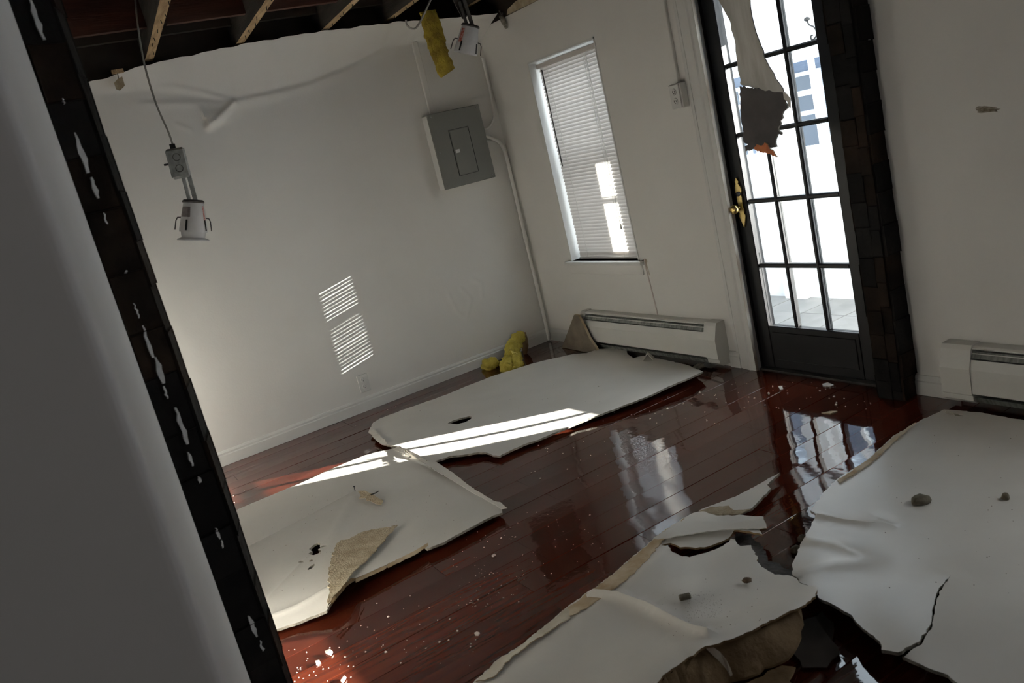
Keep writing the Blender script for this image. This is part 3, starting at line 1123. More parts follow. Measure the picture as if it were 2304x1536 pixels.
def heater(label, ya, yb, cap_left, cap_right):
    """ya > yb along the wall; hollow cover over a finned pipe"""
    r = thing('baseboard_heater', label, 'heater')
    prof = [(0.0, 0.258), (-0.050, 0.258), (-0.056, 0.252), (-0.056, 0.246), (-0.046, 0.244), (-0.002, 0.250), (-0.002, 0.035), (0.0, 0.035)]
    MB().prism(prof, 'y', yb, ya).build('back_cover', M_HEAT, r)
    front = [(-0.066, 0.205), (-0.070, 0.208), (-0.084, 0.170), (-0.084, 0.070), (-0.078, 0.066), (-0.078, 0.072), (-0.080, 0.168)]
    MB().prism(front, 'y', yb, ya).build('front_panel', M_HEAT, r)
    damper = [(-0.052, 0.236), (-0.055, 0.238), (-0.071, 0.214), (-0.068, 0.212)]
    MB().prism(damper, 'y', yb + 0.01, ya - 0.01).build('damper', M_FIN, r)
    lip = [(-0.052, 0.229), (-0.060, 0.233), (-0.062, 0.230), (-0.054, 0.226)]
    MB().prism(lip, 'y', yb, ya).build('damper_rail', M_HEAT, r)
    b = MB()
    y = ya - 0.06
    while y > yb + 0.06:
        b.box((-0.066, y, 0.085), (-0.008, y + 0.0012, 0.150))
        y -= 0.012
    e = b.build('fins', M_GALV, r)
    e['kind'] = 'stuff'
    b = MB()
    b.tube([(-0.037, yb + 0.01, 0.118), (-0.037, ya - 0.01, 0.118)], 0.011, 10)
    b.build('pipe', M_DARKMETAL, r)
    MB().prism([(-0.004, 0.028), (-0.062, 0.028), (-0.074, 0.050), (-0.070, 0.052), (-0.060, 0.032), (-0.004, 0.032)], 'y', yb, ya).build('bottom_tray', M_FIN, r)
    cap = [(0.0, 0.262), (-0.056, 0.262), (-0.066, 0.245), (-0.089, 0.172), (-0.089, 0.066), (-0.082, 0.060), (-0.082, 0.040), (-0.060, 0.022), (0.0, 0.022)]
    if cap_left:
        MB().prism(cap, 'y', ya - cap_left, ya + 0.004).build('end_cap', M_HEAT, r)
    if cap_right:
        MB().prism(cap, 'y', yb - 0.004, yb + cap_right).build('end_cap', M_HEAT, r)
    return r


heater('white baseboard heater under the window, with a dark board scrap leaning on it', -0.555, -1.792, 0.035, 0.085)
heater('white baseboard heater to the right of the door pillar', -3.060, -4.25, 0.118, 0.10)

# ------------------------------------------------------------------ hanging light cans


def LSGN(d):
    return d if FLIP is False else 180 - d


FLIP = True


def can_light(label, P_top, axis, s, wires, socket=True, junction=True, spin=0.0, ring=True):
    """P_top: top of the junction box; axis: direction the can points; s: scale"""
    r = thing('recessed_light', label, 'light')
    ax = Vector(axis).normalized()
    view = (EYE - Vector(P_top)).normalized()
    side = ax.cross(view).normalized()
    fr = side.cross(ax).normalized()          # towards the viewer's side of the room
    P = Vector(P_top)
    F = Matrix((side, fr, ax)).transposed()

    def put(bb, org, rot=None):
        bb.v = [tuple(org + F @ ((rot @ Vector(q)) if rot else Vector(q))) for q in bb.v]
        return bb
    if junction:
        b = MB()
        b.cbox((-0.036 * s, -0.022 * s, 0.0), (0.036 * s, 0.022 * s, 0.115 * s), 0.008 * s)
        jb = put(b, P).build('junction_box', M_GALV, r)
        b = MB()
        for zc in (0.035, 0.078):
            b.lathe([(0.012 * s, 0.0235 * s), (0.0135 * s, 0.0245 * s), (0.015 * s, 0.0225 * s)], (0, 0, zc * s), (0, 1, 0), 14)
        put(b, P).build('knockout', M_DARKMETAL, jb)
        b = MB()
        b.tube([(0.03 * s, 0, 0.055 * s), (0.052 * s, 0, 0.055 * s)], 0.004 * s, 6)
        put(b, P).build('ground_screw', M_BLACK, jb)
        b = MB()
        b.lathe([(0.011 * s, -0.018 * s), (0.011 * s, 0.002 * s), (0.0, 0.002 * s)], (0.004 * s, 0, 0), (0, 0, 1), 10)
        put(b, P).build('cable_clamp', M_BLACK, jb)
    o2 = P + ax * (0.10 * s) - side * (0.016 * s)
    b = MB()
    b.cbox((-0.020 * s, -0.009 * s, 0.0), (-0.003 * s, 0.009 * s, 0.125 * s), 0.002 * s)
    b.cbox((0.004 * s, -0.007 * s, 0.0), (0.018 * s, 0.011 * s, 0.125 * s), 0.002 * s)
    put(b, o2).build('bracket_arm', M_GALV if junction else M_DARKMETAL, r)
    o3 = P + ax * (0.212 * s) - side * (0.018 * s)
    tiltm = Matrix.Rotation(spin, 3, 'Y')
    b = MB()
    b.lathe([(0.0, -0.004 * s), (0.034 * s, -0.004 * s), (0.037 * s, 0.0), (0.040 * s, 0.02 * s), (0.053 * s, 0.105 * s), (0.053 * s, 0.118 * s), (0.050 * s, 0.118 * s), (0.036 * s, 0.02 * s), (0.0, 0.012 * s)],
            (0, 0, 0), (0, 0, 1), 28)
    can = put(b, o3, tiltm).build('can', M_CANW, r)
    auto_smooth(can, 35)
    b = MB()
    b.lathe([(0.0, -0.010 * s), (0.036 * s, -0.008 * s), (0.042 * s, -0.001 * s), (0.040 * s, 0.004 * s)], (0, 0, 0), (0, 0, 1), 28)
    put(b, o3, tiltm).build('cap_plate', M_DARKMETAL, can)
    # slots and spring clips round the lower rim
    for k in range(4):
        an = math.radians(60 + 90 * k)
        c, sn = math.cos(an), math.sin(an)
        b = MB()
        rad = 0.0505 * s
        q = [(-0.0035, 0.070), (0.0035, 0.070), (0.0035, 0.112), (-0.0035, 0.112)]
        vs = []
        for dr in (0.0, 0.0035):
            for (a, z) in q:
                rr2 = (0.040 + (z - 0.02) * 0.153 + 0.0004) * s + dr * s * 0.4
                vs.append((c * rr2 - sn * a * s, sn * rr2 + c * a * s, z * s))
        b.add(vs, [(0, 1, 2, 3), (7, 6, 5, 4), (0, 4, 5, 1), (1, 5, 6, 2), (2, 6, 7, 3), (3, 7, 4, 0)])
        put(b, o3, tiltm).build('slot', M_BLACK, can)
    for k, an in enumerate((180, 0)):
        an = math.radians(an + 4)
        c, sn = math.cos(an), math.sin(an)
        b = MB()
        b.tube([(c * 0.046 * s, sn * 0.046 * s, 0.062 * s), (c * 0.058 * s, sn * 0.058 * s, 0.063 * s), (c * 0.064 * s, sn * 0.064 * s, 0.075 * s), (c * 0.068 * s, sn * 0.068 * s, 0.112 * s)], 0.0022 * s, 6)
        put(b, o3, tiltm).build('spring_clip', M_DARKMETAL, can)
    # printed labels wrapped on the cone
    for (a0, a1, za, zb, mm) in ((105, 160, 0.020, 0.060, M_GREYLABEL), (22, 36, 0.015, 0.075, M_RED)):
        if not junction:
            a0, a1 = (120, 146) if mm is M_RED else (0, 0)
            if mm is not M_RED:
                continue
        b = MB()
        vs, fs = [], []
        for i in range(5):
            an = math.radians(LSGN(a0 + (a1 - a0) * i / 4))
            for z in (za, zb):
                rr2 = (0.040 + (z - 0.02) * 0.153 + 0.0008) * s
                vs.append((math.cos(an) * rr2, math.sin(an) * rr2, z * s))
        fs = [(2 * i, 2 * i + 1, 2 * i + 3, 2 * i + 2) for i in range(4)]
        b.add(vs, fs)
        put(b, o3, tiltm).build('printed_label', mm, can)
    if ring:
        b = MB()
        b.lathe([(0.047 * s, 0.118 * s), (0.044 * s, 0.140 * s), (0.060 * s, 0.147 * s), (0.061 * s, 0.151 * s), (0.040 * s, 0.151 * s), (0.040 * s, 0.118 * s)], (0, 0, 0), (0, 0, 1), 28)
        rg = put(b, o3, tiltm).build('trim_ring', M_CANW, r)
        auto_smooth(rg, 35)
    for pts, rad, mm in wires:
        b = MB()
        b.tube(bez(pts), rad, 8)
        b.build('cable', mm, r, smooth=True)
    return r


YL = -0.70
pt = wl(392, 334, YL)
pb = wl(426, 520, YL)
ax1 = (wl(420, 440, YL) - pt)
can_light('white recessed light can dangling by its cable at the left, under a grey junction box', pt, ax1, 1.24,
          [([(-2.175, -0.80, 2.56), wl(303, -40, YL), wl(308, 40, YL), wl(324, 140, YL), wl(350, 230, YL), wl(378, 295, YL), wl(390, 330, YL)], 0.0046, M_CABLEG)], spin=math.radians(14))
YL2 = -0.90
pt2 = wl(1014, -48, YL2)
can_light('white recessed light can hanging from the joists near the corner, red print on its side', pt2, wl(1051, 66, YL2) - pt2, 1.22,
          [([pt2 + Vector((0.02, 0, 0)), pt2 + Vector((0.01, 0.0, 0.08)), (pt2.x, -0.9, 2.55)], 0.005, M_DARKMETAL)], junction=False, spin=math.radians(30), ring=False)
t = thing('mounting_bar', 'dark steel mounting strap above the right hanging light can', 'bracket')
b = MB()
p0, p1 = wl(1022, -10, YL2 + 0.012), wl(1046, 40, YL2 + 0.012)
d = (p1 - p0).normalized()
sd = d.cross(Vector((0, -1, 0))).normalized()
for q0, q1, wv in ((p0 - d * 0.20, p1, 0.026),):
    b.add([q0 - sd * wv, q0 + sd * wv, q1 + sd * wv * 0.55, q1 - sd * wv * 0.55] + [v + Vector((0, 0.006, 0)) for v in (q0 - sd * wv, q0 + sd * wv, q1 + sd * wv * 0.55, q1 - sd * wv * 0.55)],
          [(0, 1, 2, 3), (7, 6, 5, 4), (0, 4, 5, 1), (1, 5, 6, 2), (2, 6, 7, 3), (3, 7, 4, 0)])
b.build('strap', M_DARKMETAL, t)

t = thing('electrical_cable', 'loose white cable looping down from the joists beside the yellow insulation', 'cable')
b = MB()
b.tube(bez([wl(985, -40, -0.35), wl(962, 15, -0.35), wl(940, 58, -0.35), wl(928, 65, -0.34), wl(916, 57, -0.33), wl(913, 45, -0.33)]), 0.006, 8)
b.build('cable', M_CABLEW, t, smooth=True)

# ------------------------------------------------------------------ lumpy soft shapes


def lump_tube(name, pts, radii, m, parent=None, n=14, amp=0.35, freq=22, seed=0, flat=1.0, flat_dir=None):
    P = bez(pts, 16)
    rad = np.interp(np.linspace(0, 1, len(P)), np.linspace(0, 1, len(radii)), radii)
    bb = MB()
    bb.tube(P, 0.01, n, radii=list(rad))
    off = Vector((seed * 3.1, seed * 1.7, seed))
    k = 0
    vs = []
    for i, p in enumerate(P):
        for j in range(n):
            v = Vector(bb.v[k])
            dv = v - p
            if flat_dir is not None:
                fd = Vector(flat_dir).normalized()
                dv = dv - fd * dv.dot(fd) * (1 - flat)
            q = noise.noise(v * freq + off) + 0.6 * noise.noise(v * freq * 2.7 + off) + 0.35 * noise.noise(v * freq * 6.5 + off)
            vs.append(tuple(p + dv * (1 + amp * q)))
            k += 1
    bb.v = vs
    return bb.build(name, m, parent, smooth=True)


o = lump_tube('insulation_batt', [wl(962, 25, -0.30), wl(972, 62, -0.30), wl(985, 110, -0.30), wl(1000, 150, -0.30), wl(1008, 164, -0.30)],
              [0.050, 0.062, 0.060, 0.058, 0.056], M_INS, n=40, amp=0.22, freq=26, flat=0.45, flat_dir=(0, 1, 0))
recentre(o)
tag(o, 'strip of yellow fibreglass insulation hanging from the open ceiling', 'insulation')
t = thing('insulation_tuft', 'tall tuft of yellow insulation standing against the left wall near the corner', 'insulation')
lump_tube('fibre', [fl(1143, 832, 0.01), fl(1150, 812, 0.03), wl(1152, 790, -0.20), wl(1163, 765, -0.12), wl(1172, 750, -0.085)], [0.045, 0.062, 0.055, 0.040, 0.026], M_INS2, t, n=36, amp=0.55, freq=20, seed=2)
lump_tube('fibre', [fl(1162, 830, 0.01), fl(1163, 815, 0.035), wl(1160, 795, -0.24)], [0.026, 0.036, 0.030], M_INS2, t, n=30, amp=0.6, freq=26, seed=5)
b = MB()
a0, a1 = wl(1176, 748, -0.07), wl(1181, 778, -0.09)
b.tube([a0, (a0 + a1) / 2, a1, a1 + Vector((-0.03, -0.03, -0.05))], 0.02, 8, radii=[0.024, 0.030, 0.026, 0.012])
b.build('kraft_backing', M_KRAFT, t, smooth=True)
b = MB()
q0, q1 = wl(1152, 789, -0.30), wl(1169, 796, -0.30)
b.add([q0, q1, q1 + Vector((0, 0.0, -0.02)), q0 + Vector((0, 0, -0.028)), q0 + Vector((0, .012, 0)), q1 + Vector((0, .012, 0)), q1 + Vector((0, .012, -0.02)), q0 + Vector((0, .012, -0.028))],
      [(0, 1, 2, 3), (7, 6, 5, 4), (0, 4, 5, 1), (1, 5, 6, 2), (2, 6, 7, 3), (3, 7, 4, 0)])
b.build('loose_flake', mat('pale_yellow_flake', (0.75, 0.66, 0.22), 0.9), t)
o = lump_tube('insulation_tuft', [fl(1086, 826, 0.012), fl(1100, 820, 0.035), fl(1110, 818, 0.03), fl(1122, 817, 0.008)], [0.014, 0.040, 0.034, 0.010], M_INS2, n=36, amp=0.55, freq=22, seed=8)
recentre(o)
tag(o, 'low tuft of yellow insulation lying at the left wall baseboard', 'insulation')

# ------------------------------------------------------------------ sheets of fallen drywall


def inside(p, poly):
    x, y = p
    c = False
    n = len(poly)
    j = n - 1
    for i in range(n):
        xi, yi = poly[i]
        xj, yj = poly[j]
        if (yi > y) != (yj > y) and x < (xj - xi) * (y - yi) / (yj - yi) + xi:
            c = not c
        j = i
    return c


def densify(pts, step, amp, seed, zvals):
    q = random.Random(seed)
    outp = []
    n = len(pts)
    for i in range(n):
        a, b2 = pts[i], pts[(i + 1) % n]
        za, zb = zvals[i], zvals[(i + 1) % n]
        L = math.hypot(b2[0] - a[0], b2[1] - a[1])
        k = max(1, int(L / step))
        nx, ny = -(b2[1] - a[1]) / max(L, 1e-6), (b2[0] - a[0]) / max(L, 1e-6)
        for s in range(k):
            t = s / k
            d = q.uniform(-amp, amp) if s else 0
            outp.append((a[0] + (b2[0] - a[0]) * t + nx * d, a[1] + (b2[1] - a[1]) * t + ny * d, za + (zb - za) * t))
    return outp


def sheet(name, outline, holes=(), th=0.0095, grid=0.035, amp=0.003, step=0.02, seed=1, mats=None, ridges=(), noise_amp=0.004, parent=None, bumps=(), zpow=2.5, fixz=None):
    """outline: (u, v, height of the top surface) seen points; builds a thin slab with torn rim"""
    mats = mats or [M_SHEET, M_GYP, M_KRAFT]
    W = [fl(u_, v_, z_) for u_, v_, z_ in outline]
    ring = densify([(p.x, p.y) for p in W], step, amp, seed, [o_[2] for o_ in outline])
    hr = []
    for h_ in holes:
        zc = h_[0][2] if len(h_[0]) > 2 else 0.02
        Wh = [fl(p[0], p[1], p[2] if len(p) > 2 else zc) for p in h_]
        hr.append(densify([(p.x, p.y) for p in Wh], step * 0.5, amp * 0.7, seed + 9, [p.z for p in Wh]))
    R_ = np.array([(x, y) for x, y, _ in ring])
    RZ = np.array([z for _, _, z in ring])
    ctrl = np.array([[fl(u_, v_, z_).x, fl(u_, v_, z_).y, z_] for u_, v_, z_ in bumps]) if bumps else np.zeros((0, 3))

    def height(x, y):
        d2 = (R_[:, 0] - x) ** 2 + (R_[:, 1] - y) ** 2
        wt = 1.0 / (d2 + 1e-5) ** (zpow / 2)
        zz_, ww = (wt * RZ).sum(), wt.sum()
        if len(ctrl):
            dc = (ctrl[:, 0] - x) ** 2 + (ctrl[:, 1] - y) ** 2
            wc = 30.0 / (dc + 1e-4) ** (zpow / 2)
            zz_ += (wc * ctrl[:, 2]).sum()
            ww += wc.sum()
        z = zz_ / ww
        edge = min(1.0, math.sqrt(d2.min()) / 0.06)
        z += noise_amp * noise.noise(Vector((x * 3.1, y * 3.1, seed))) * edge + noise_amp * 0.4 * noise.noise(Vector((x * 9, y * 9, seed))) * edge
        for pts, hh, sg in ridges:
            best = 9e9
            for a, b2 in zip(pts[:-1], pts[1:]):
                dx, dy = b2[0] - a[0], b2[1] - a[1]
                t = max(0, min(1, ((x - a[0]) * dx + (y - a[1]) * dy) / max(dx * dx + dy * dy, 1e-9)))
                best = min(best, math.hypot(x - a[0] - t * dx, y - a[1] - t * dy))
            z += hh * math.exp(-(best / sg) ** 2)
        return z
    co = [(x, y) for x, y, _ in ring]
    known = [z for *_, z in ring]
    edges = [(i, (i + 1) % len(co)) for i in range(len(co))]
    for hrn in hr:
        o_ = len(co)
        co += [(x, y) for x, y, _ in hrn]
        known += [None] * len(hrn)
        edges += [(o_ + i, o_ + (i + 1) % len(hrn)) for i in range(len(hrn))]
    poly = [(x, y) for x, y, _ in ring]
    hp = [[(x, y) for x, y, _ in q] for q in hr]
    xs_ = [p[0] for p in poly]
    ys_ = [p[1] for p in poly]
    q = random.Random(seed + 5)
    fine = [(r_[0], r_[2]) for r_ in ridges]
    x = min(xs_)
    while x < max(xs_):
        y = min(ys_)
        while y < max(ys_):
            px_, py_ = x + q.uniform(-.3, .3) * grid, y + q.uniform(-.3, .3) * grid
            if inside((px_, py_), poly) and not any(inside((px_, py_), h2) for h2 in hp):
                co.append((px_, py_))
                known.append(None)
            y += grid
        x += grid
    for pts, hh, sg in ridges:
        for a, b2 in zip(pts[:-1], pts[1:]):
            L = math.hypot(b2[0] - a[0], b2[1] - a[1])
            k = max(2, int(L / (sg * 0.8)))
            nx, ny = -(b2[1] - a[1]) / L, (b2[0] - a[0]) / L
            for s in range(k):
                for off in (-1.4, -0.7, 0, 0.7, 1.4):
                    px_, py_ = a[0] + (b2[0] - a[0]) * s / k + nx * off * sg, a[1] + (b2[1] - a[1]) * s / k + ny * off * sg
                    if inside((px_, py_), poly) and not any(inside((px_, py_), h2) for h2 in hp):
                        co.append((px_, py_))
                        known.append(None)
    V, E_, F, ov, oe, of = delaunay_2d_cdt([Vector(c) for c in co], edges, [], 0, 1e-5)
    tri = []
    for f in F:
        cx_ = sum(V[i].x for i in f) / len(f)
        cy_ = sum(V[i].y for i in f) / len(f)
        if inside((cx_, cy_), poly) and not any(inside((cx_, cy_), h2) for h2 in hp):
            tri.append(tuple(f))
    zz_ = []
    for i, v in enumerate(V):
        kz = known[ov[i][0]] if ov[i] and ov[i][0] < len(known) else None
        zz_.append(kz if kz is not None else height(v.x, v.y))
    n = len(V)
    vs = [(v.x, v.y, z) for v, z in zip(V, zz_)] + [(v.x, v.y, z - th) for v, z in zip(V, zz_)]
    cnt = {}
    for f in tri:
        for a, b2 in zip(f, f[1:] + f[:1]):
            cnt[(a, b2)] = 1
    fs = list(tri)
    mi = [0] * len(tri)
    fs += [tuple(i + n for i in reversed(f)) for f in tri]
    mi += [2] * len(tri)
    for (a, b2) in cnt:
        if (b2, a) not in cnt:
            fs.append((b2, a, a + n, b2 + n))
            mi.append(1)
    used = sorted({i for f in fs for i in f})
    remap = {o_: i for i, o_ in enumerate(used)}
    bb = MB()
    bb.v = [vs[i] for i in used]
    bb.f = [tuple(remap[i] for i in f) for f in fs]
    bb.mi = mi
    o = bb.build(name, mats, parent, fix=False)
    auto_smooth(o, 35)
    return o


def wline(pts, z=0.03):
    return [(fl(u_, v_, z).x, fl(u_, v_, z).y) for u_, v_ in pts]


SHEETS = []
# far sheet, under the window, crossed by the sun
Z = 0.026
s1 = [(833, 962, .03), (840, 950, .03), (855, 941, Z), (900, 924, Z), (1000, 889, Z), (1050, 868, Z), (1110, 845, Z), (1200, 817, Z), (1245, 806, Z), (1290, 796, Z), (1320, 794, Z), (1345, 785, .03), (1385, 782, .03),
      (1410, 788, .03), (1411, 794, Z), (1419, 801, Z), (1424, 806, Z), (1436, 802, Z), (1452, 800, Z), (1472, 805, Z), (1500, 810, Z), (1530, 817, Z), (1550, 822, Z), (1557, 826, Z), (1582, 835, .045), (1553, 849, .05), (1525, 860, .05),
      (1455, 892, .045), (1380, 921, .035), (1320, 943, .03), (1298, 952, Z), (1211, 989, Z), (1198, 993, Z), (1177, 1000, Z), (1129, 1022, Z), (1124, 1026, Z), (1109, 1024, Z), (1092, 1017, .03), (1068, 1018, .03),
      (1048, 1022, .03), (1011, 1026, .03), (985, 1035, .03), (970, 1040, .03), (942, 1028, .04), (924, 1017, .045), (907, 1009, .045), (900, 1004, .04), (870, 1001, .03), (861, 998, .03), (850, 989, .03), (837, 980, .03), (842, 974, .03), (829, 972, .03)]
hole1 = [(1008, 954, Z), (1022, 947, Z), (1037, 942, Z), (1057, 938, Z), (1062, 940, Z), (1059, 946, Z), (1046, 953, Z), (1029, 957, Z), (1016, 955, Z)]
t = thing('drywall_sheet', 'long fallen white drywall sheet under the window, crossed by the sun stripe', 'drywall')
SHEETS.append(t)
sheet('board', s1, [hole1], seed=1, amp=0.0035, ridges=[(wline([(842, 968), (858, 985), (872, 998)]), 0.008, 0.014)], parent=t)
# torn paper round its left end
for i, pl in enumerate(([(829, 972, .045), (843, 968, .05), (850, 977, .045), (838, 978, .04)], [(838, 981, .04), (852, 977, .05), (866, 990, .05), (874, 1001, .04), (859, 1000, .035)])):
    sheet('torn_paper', pl, th=0.002, grid=0.015, amp=0.003, step=0.008, seed=20 + i, mats=[M_SHEET, M_SHEET, M_KRAFT_LIGHT], noise_amp=0.01, parent=t)

# near-left sheet
Z = 0.024
s2 = [(885, 1008, .026), (860, 1014, Z), (820, 1024, Z), (770, 1044, Z), (733, 1060, Z), (673, 1088, Z), (590, 1122, Z), (511, 1156, Z), (430, 1192, Z), (440, 1320, Z), (520, 1440, Z), (570, 1432, Z), (617, 1416, Z), (660, 1403, Z), (735, 1373, .04),
      (752, 1345, .055), (775, 1316, .06), (797, 1301, .05), (865, 1272, .045), (930, 1240, .04), (954, 1229, .035), (960, 1234, .035), (966, 1232, .035), (998, 1220, .035), (1037, 1198, .035), (1081, 1174, .035), (1111, 1159, .032), (1130, 1153, .03), (1127, 1142, .03), (1118, 1137, .03),
      (1059, 1105, .03), (1016, 1079, .03), (985, 1062, .03), (961, 1045, .03), (940, 1031, .03), (914, 1014, .03), (898, 1006, .03)]
holesB = [[(695, 1235, .03), (705, 1226, .03), (714, 1221, .03), (721, 1222, .03), (720, 1230, .03), (728, 1228, .03), (737, 1229, .03), (726, 1232, .03), (716, 1236, .03), (724, 1240, .03), (717, 1246, .03), (705, 1250, .03), (693, 1246, .03), (703, 1240, .03)],
          [(671, 1265, .03), (677, 1262, .03), (684, 1266, .03), (677, 1268, .03)], [(695, 1263, .03), (702, 1260, .03), (705, 1262, .03), (698, 1265, .03)],
          [(692, 1282, .03), (700, 1275, .03), (708, 1270, .03), (709, 1274, .03), (703, 1280, .03), (694, 1284, .03)]]
t = thing('drywall_sheet', 'fallen white drywall sheet beside the near stone pillar, brown torn patch at its edge', 'drywall')
SHEETS.append(t)
sheet('board', s2, holesB, seed=2, amp=0.003,
      ridges=[(wline([(548, 1235), (650, 1185), (799, 1103)]), 0.006, 0.010), (wline([(800, 1115), (770, 1165), (745, 1215)]), 0.006, 0.03), (wline([(740, 1335), (670, 1365), (610, 1385)]), 0.010, 0.018), (wline([(600, 1345), (690, 1255)]), 0.003, 0.008)], parent=t)
flap = [(894, 1180, .050), (877, 1186, .052), (853, 1188, .052), (829, 1193, .054), (805, 1200, .055), (786, 1212, .056), (767, 1214, .058), (755, 1226, .060), (745, 1260, .066), (738, 1291, .072), (740, 1325, .075), (738, 1344, .072), (736, 1366, .060), (752, 1338, .070), (775, 1313, .074), (784, 1300, .070),
        (805, 1277, .062), (827, 1257, .056), (860, 1220, .052)]
sheet('torn_kraft_patch', flap, th=0.004, grid=0.02, amp=0.006, step=0.014, seed=31, mats=[M_KRAFT_LIGHT, M_KRAFT_LIGHT, M_SHEET], noise_amp=0.006, parent=t)
sheet('torn_edge', [(745, 1358, .066), (778, 1318, .072), (800, 1301, .060), (790, 1300, .071), (776, 1313, .078), (754, 1338, .075), (740, 1362, .066)], th=0.004, grid=0.02, amp=0.003, step=0.01, seed=32, mats=[M_KRAFT, M_KRAFT, M_KRAFT], parent=t)
sheet('edge_paper', [(800, 1302, .052), (866, 1272, .048), (932, 1239, .043), (962, 1221, .040), (963, 1226, .038), (934, 1246, .034), (866, 1279, .036), (800, 1309, .04)], th=0.003, grid=0.02, amp=0.002, step=0.012, seed=33, mats=[M_EDGE, M_EDGE, M_EDGE], parent=t)
strip = [(903, 1006, .052), (920, 1012, .055), (945, 1025, .055), (960, 1037, .05), (981, 1038, .045), (1016, 1061, .048), (1070, 1102, .046), (1111, 1126, .044), (1127, 1130, .046), (1141, 1142, .050), (1129, 1144, .046), (1113, 1134, .042), (1059, 1105, .040), (1024, 1083, .040), (985, 1061, .042), (960, 1044, .045), (938, 1030, .048)]
sheet('paper_strip', strip, th=0.0025, grid=0.018, amp=0.002, step=0.012, seed=34, mats=[M_SHEET, M_SHEET, M_SHEET], noise_amp=0.006, parent=t)
sheet('torn_paper', [(884, 1010, .05), (895, 1004, .06), (905, 1010, .05), (917, 1021, .055), (926, 1027, .05), (915, 1033, .04), (921, 1026, .045), (900, 1016, .04)], th=0.002, grid=0.012, amp=0.003, step=0.008, seed=35, mats=[M_SHEET, M_SHEET, M_SHEET], noise_amp=0.012, parent=t)

# front middle sheet, its near edge propped up
s3 = [(1561, 1153, .035), (1540, 1164, .035), (1489, 1196, .035), (1436, 1241, .035), (1384, 1286, .035), (1331, 1326, .035), (1278, 1363, .035), (1225, 1407, .035), (1172, 1450, .035), (1119, 1484, .035), (1064, 1536, .035), (1000, 1580, .035), (1040, 1650, .04), (1250, 1690, .06), (1420, 1600, .11), (1479, 1536, .12), (1492, 1518, .12), (1540, 1485, .12), (1587, 1453, .125), (1609, 1449, .12), (1671, 1427, .115), (1760, 1383, .11), (1804, 1363, .105), (1835, 1341, .10), (1838, 1330, .095), (1835, 1319, .09), (1804, 1313, .075),
      (1786, 1298, .07), (1772, 1293, .065), (1743, 1292, .06), (1729, 1284, .055), (1713, 1274, .05), (1706, 1265, .05), (1699, 1242, .05), (1690, 1226, .05), (1666, 1228, .05), (1654, 1213, .05), (1644, 1211, .05), (1640, 1219, .045), (1619, 1231, .045), (1589, 1243, .045), (1551, 1253, .045), (1535, 1251, .045), (1514, 1242, .045),
      (1502, 1228, .045), (1488, 1226, .045), (1509, 1221, .045), (1530, 1231, .045), (1584, 1231, .045), (1622, 1219, .045), (1641, 1209, .045), (1652, 1192, .055), (1687, 1195, .06), (1715, 1202, .06), (1708, 1188, .06), (1725, 1188, .06), (1718, 1162, .065), (1671, 1158, .055), (1615, 1160, .05), (1582, 1150, .04)]
t = thing('drywall_sheet', 'fallen drywall in the front middle, tan peeled edge and a fold to its raised lip', 'drywall')
SHEETS.append(t)
sheet('board', s3, seed=3, amp=0.0035, step=0.012, th=0.007, mats=[M_SHEET, M_KRAFT, M_KRAFT], ridges=[(wline([(1330, 1310), (1385, 1320), (1450, 1346), (1521, 1392), (1578, 1433), (1606, 1450)], 0.08), 0.020, 0.016), (wline([(1500, 1240), (1400, 1330)], .05), 0.003, 0.02)], parent=t, noise_amp=0.006,
      bumps=[(1480, 1290, .05), (1350, 1400, .045), (1560, 1340, .07), (1250, 1480, .045)])
sheet('peeled_edge', [(1540, 1165, .041), (1489, 1197, .041), (1436, 1242, .041), (1384, 1287, .041), (1331, 1327, .041), (1278, 1365, .041), (1280, 1385, .044), (1300, 1378, .046), (1340, 1352, .046), (1384, 1322, .048), (1431, 1284, .048), (1463, 1250, .048), (1489, 1216, .048), (1520, 1190, .046)], th=0.003, grid=0.02, amp=0.005, step=0.012, seed=36, mats=[M_EDGE, M_EDGE, M_EDGE], noise_amp=0.001, parent=t)
sheet('peeled_edge', [(1278, 1364, .041), (1225, 1408, .041), (1172, 1451, .041), (1119, 1485, .041), (1070, 1532, .041), (1110, 1522, .045), (1150, 1478, .045), (1185, 1452, .045), (1235, 1420, .045), (1283, 1388, .045)], th=0.003, grid=0.02, amp=0.005, step=0.012, seed=37, mats=[mat('peeled_paper_beige', (0.45, 0.40, 0.31), 0.8, (0.56, 0.52, 0.43), 14, bump=0.3), M_EDGE, M_EDGE], noise_amp=0.001, parent=t)
sheet('torn_paper', [(1470, 1210, .062), (1530, 1172, .062), (1590, 1172, .068), (1650, 1176, .070), (1716, 1166, .074), (1722, 1186, .066), (1700, 1188, .066), (1640, 1190, .066), (1585, 1196, .064), (1530, 1204, .060), (1500, 1210, .056)], th=0.003, grid=0.02, amp=0.004, step=0.012, seed=38, mats=[M_SHEET, M_SHEET, M_SHEET], noise_amp=0.008, parent=t)
sheet('broken_core', [(1655, 1196, .026), (1690, 1202, .026), (1718, 1232, .026), (1725, 1258, .026), (1757, 1270, .026), (1781, 1288, .028), (1806, 1314, .035), (1772, 1298, .034), (1740, 1296, .034), (1722, 1286, .034), (1704, 1268, .034), (1690, 1240, .034), (1680, 1230, .034), (1650, 1222, .03)], th=0.012, grid=0.02, amp=0.007, step=0.01, seed=45,
      mats=[mat('wet_gypsum_core', (0.035, 0.030, 0.027), 0.8, (0.075, 0.065, 0.058), 30, bump=0.6)] * 3, noise_amp=0.004, parent=t)
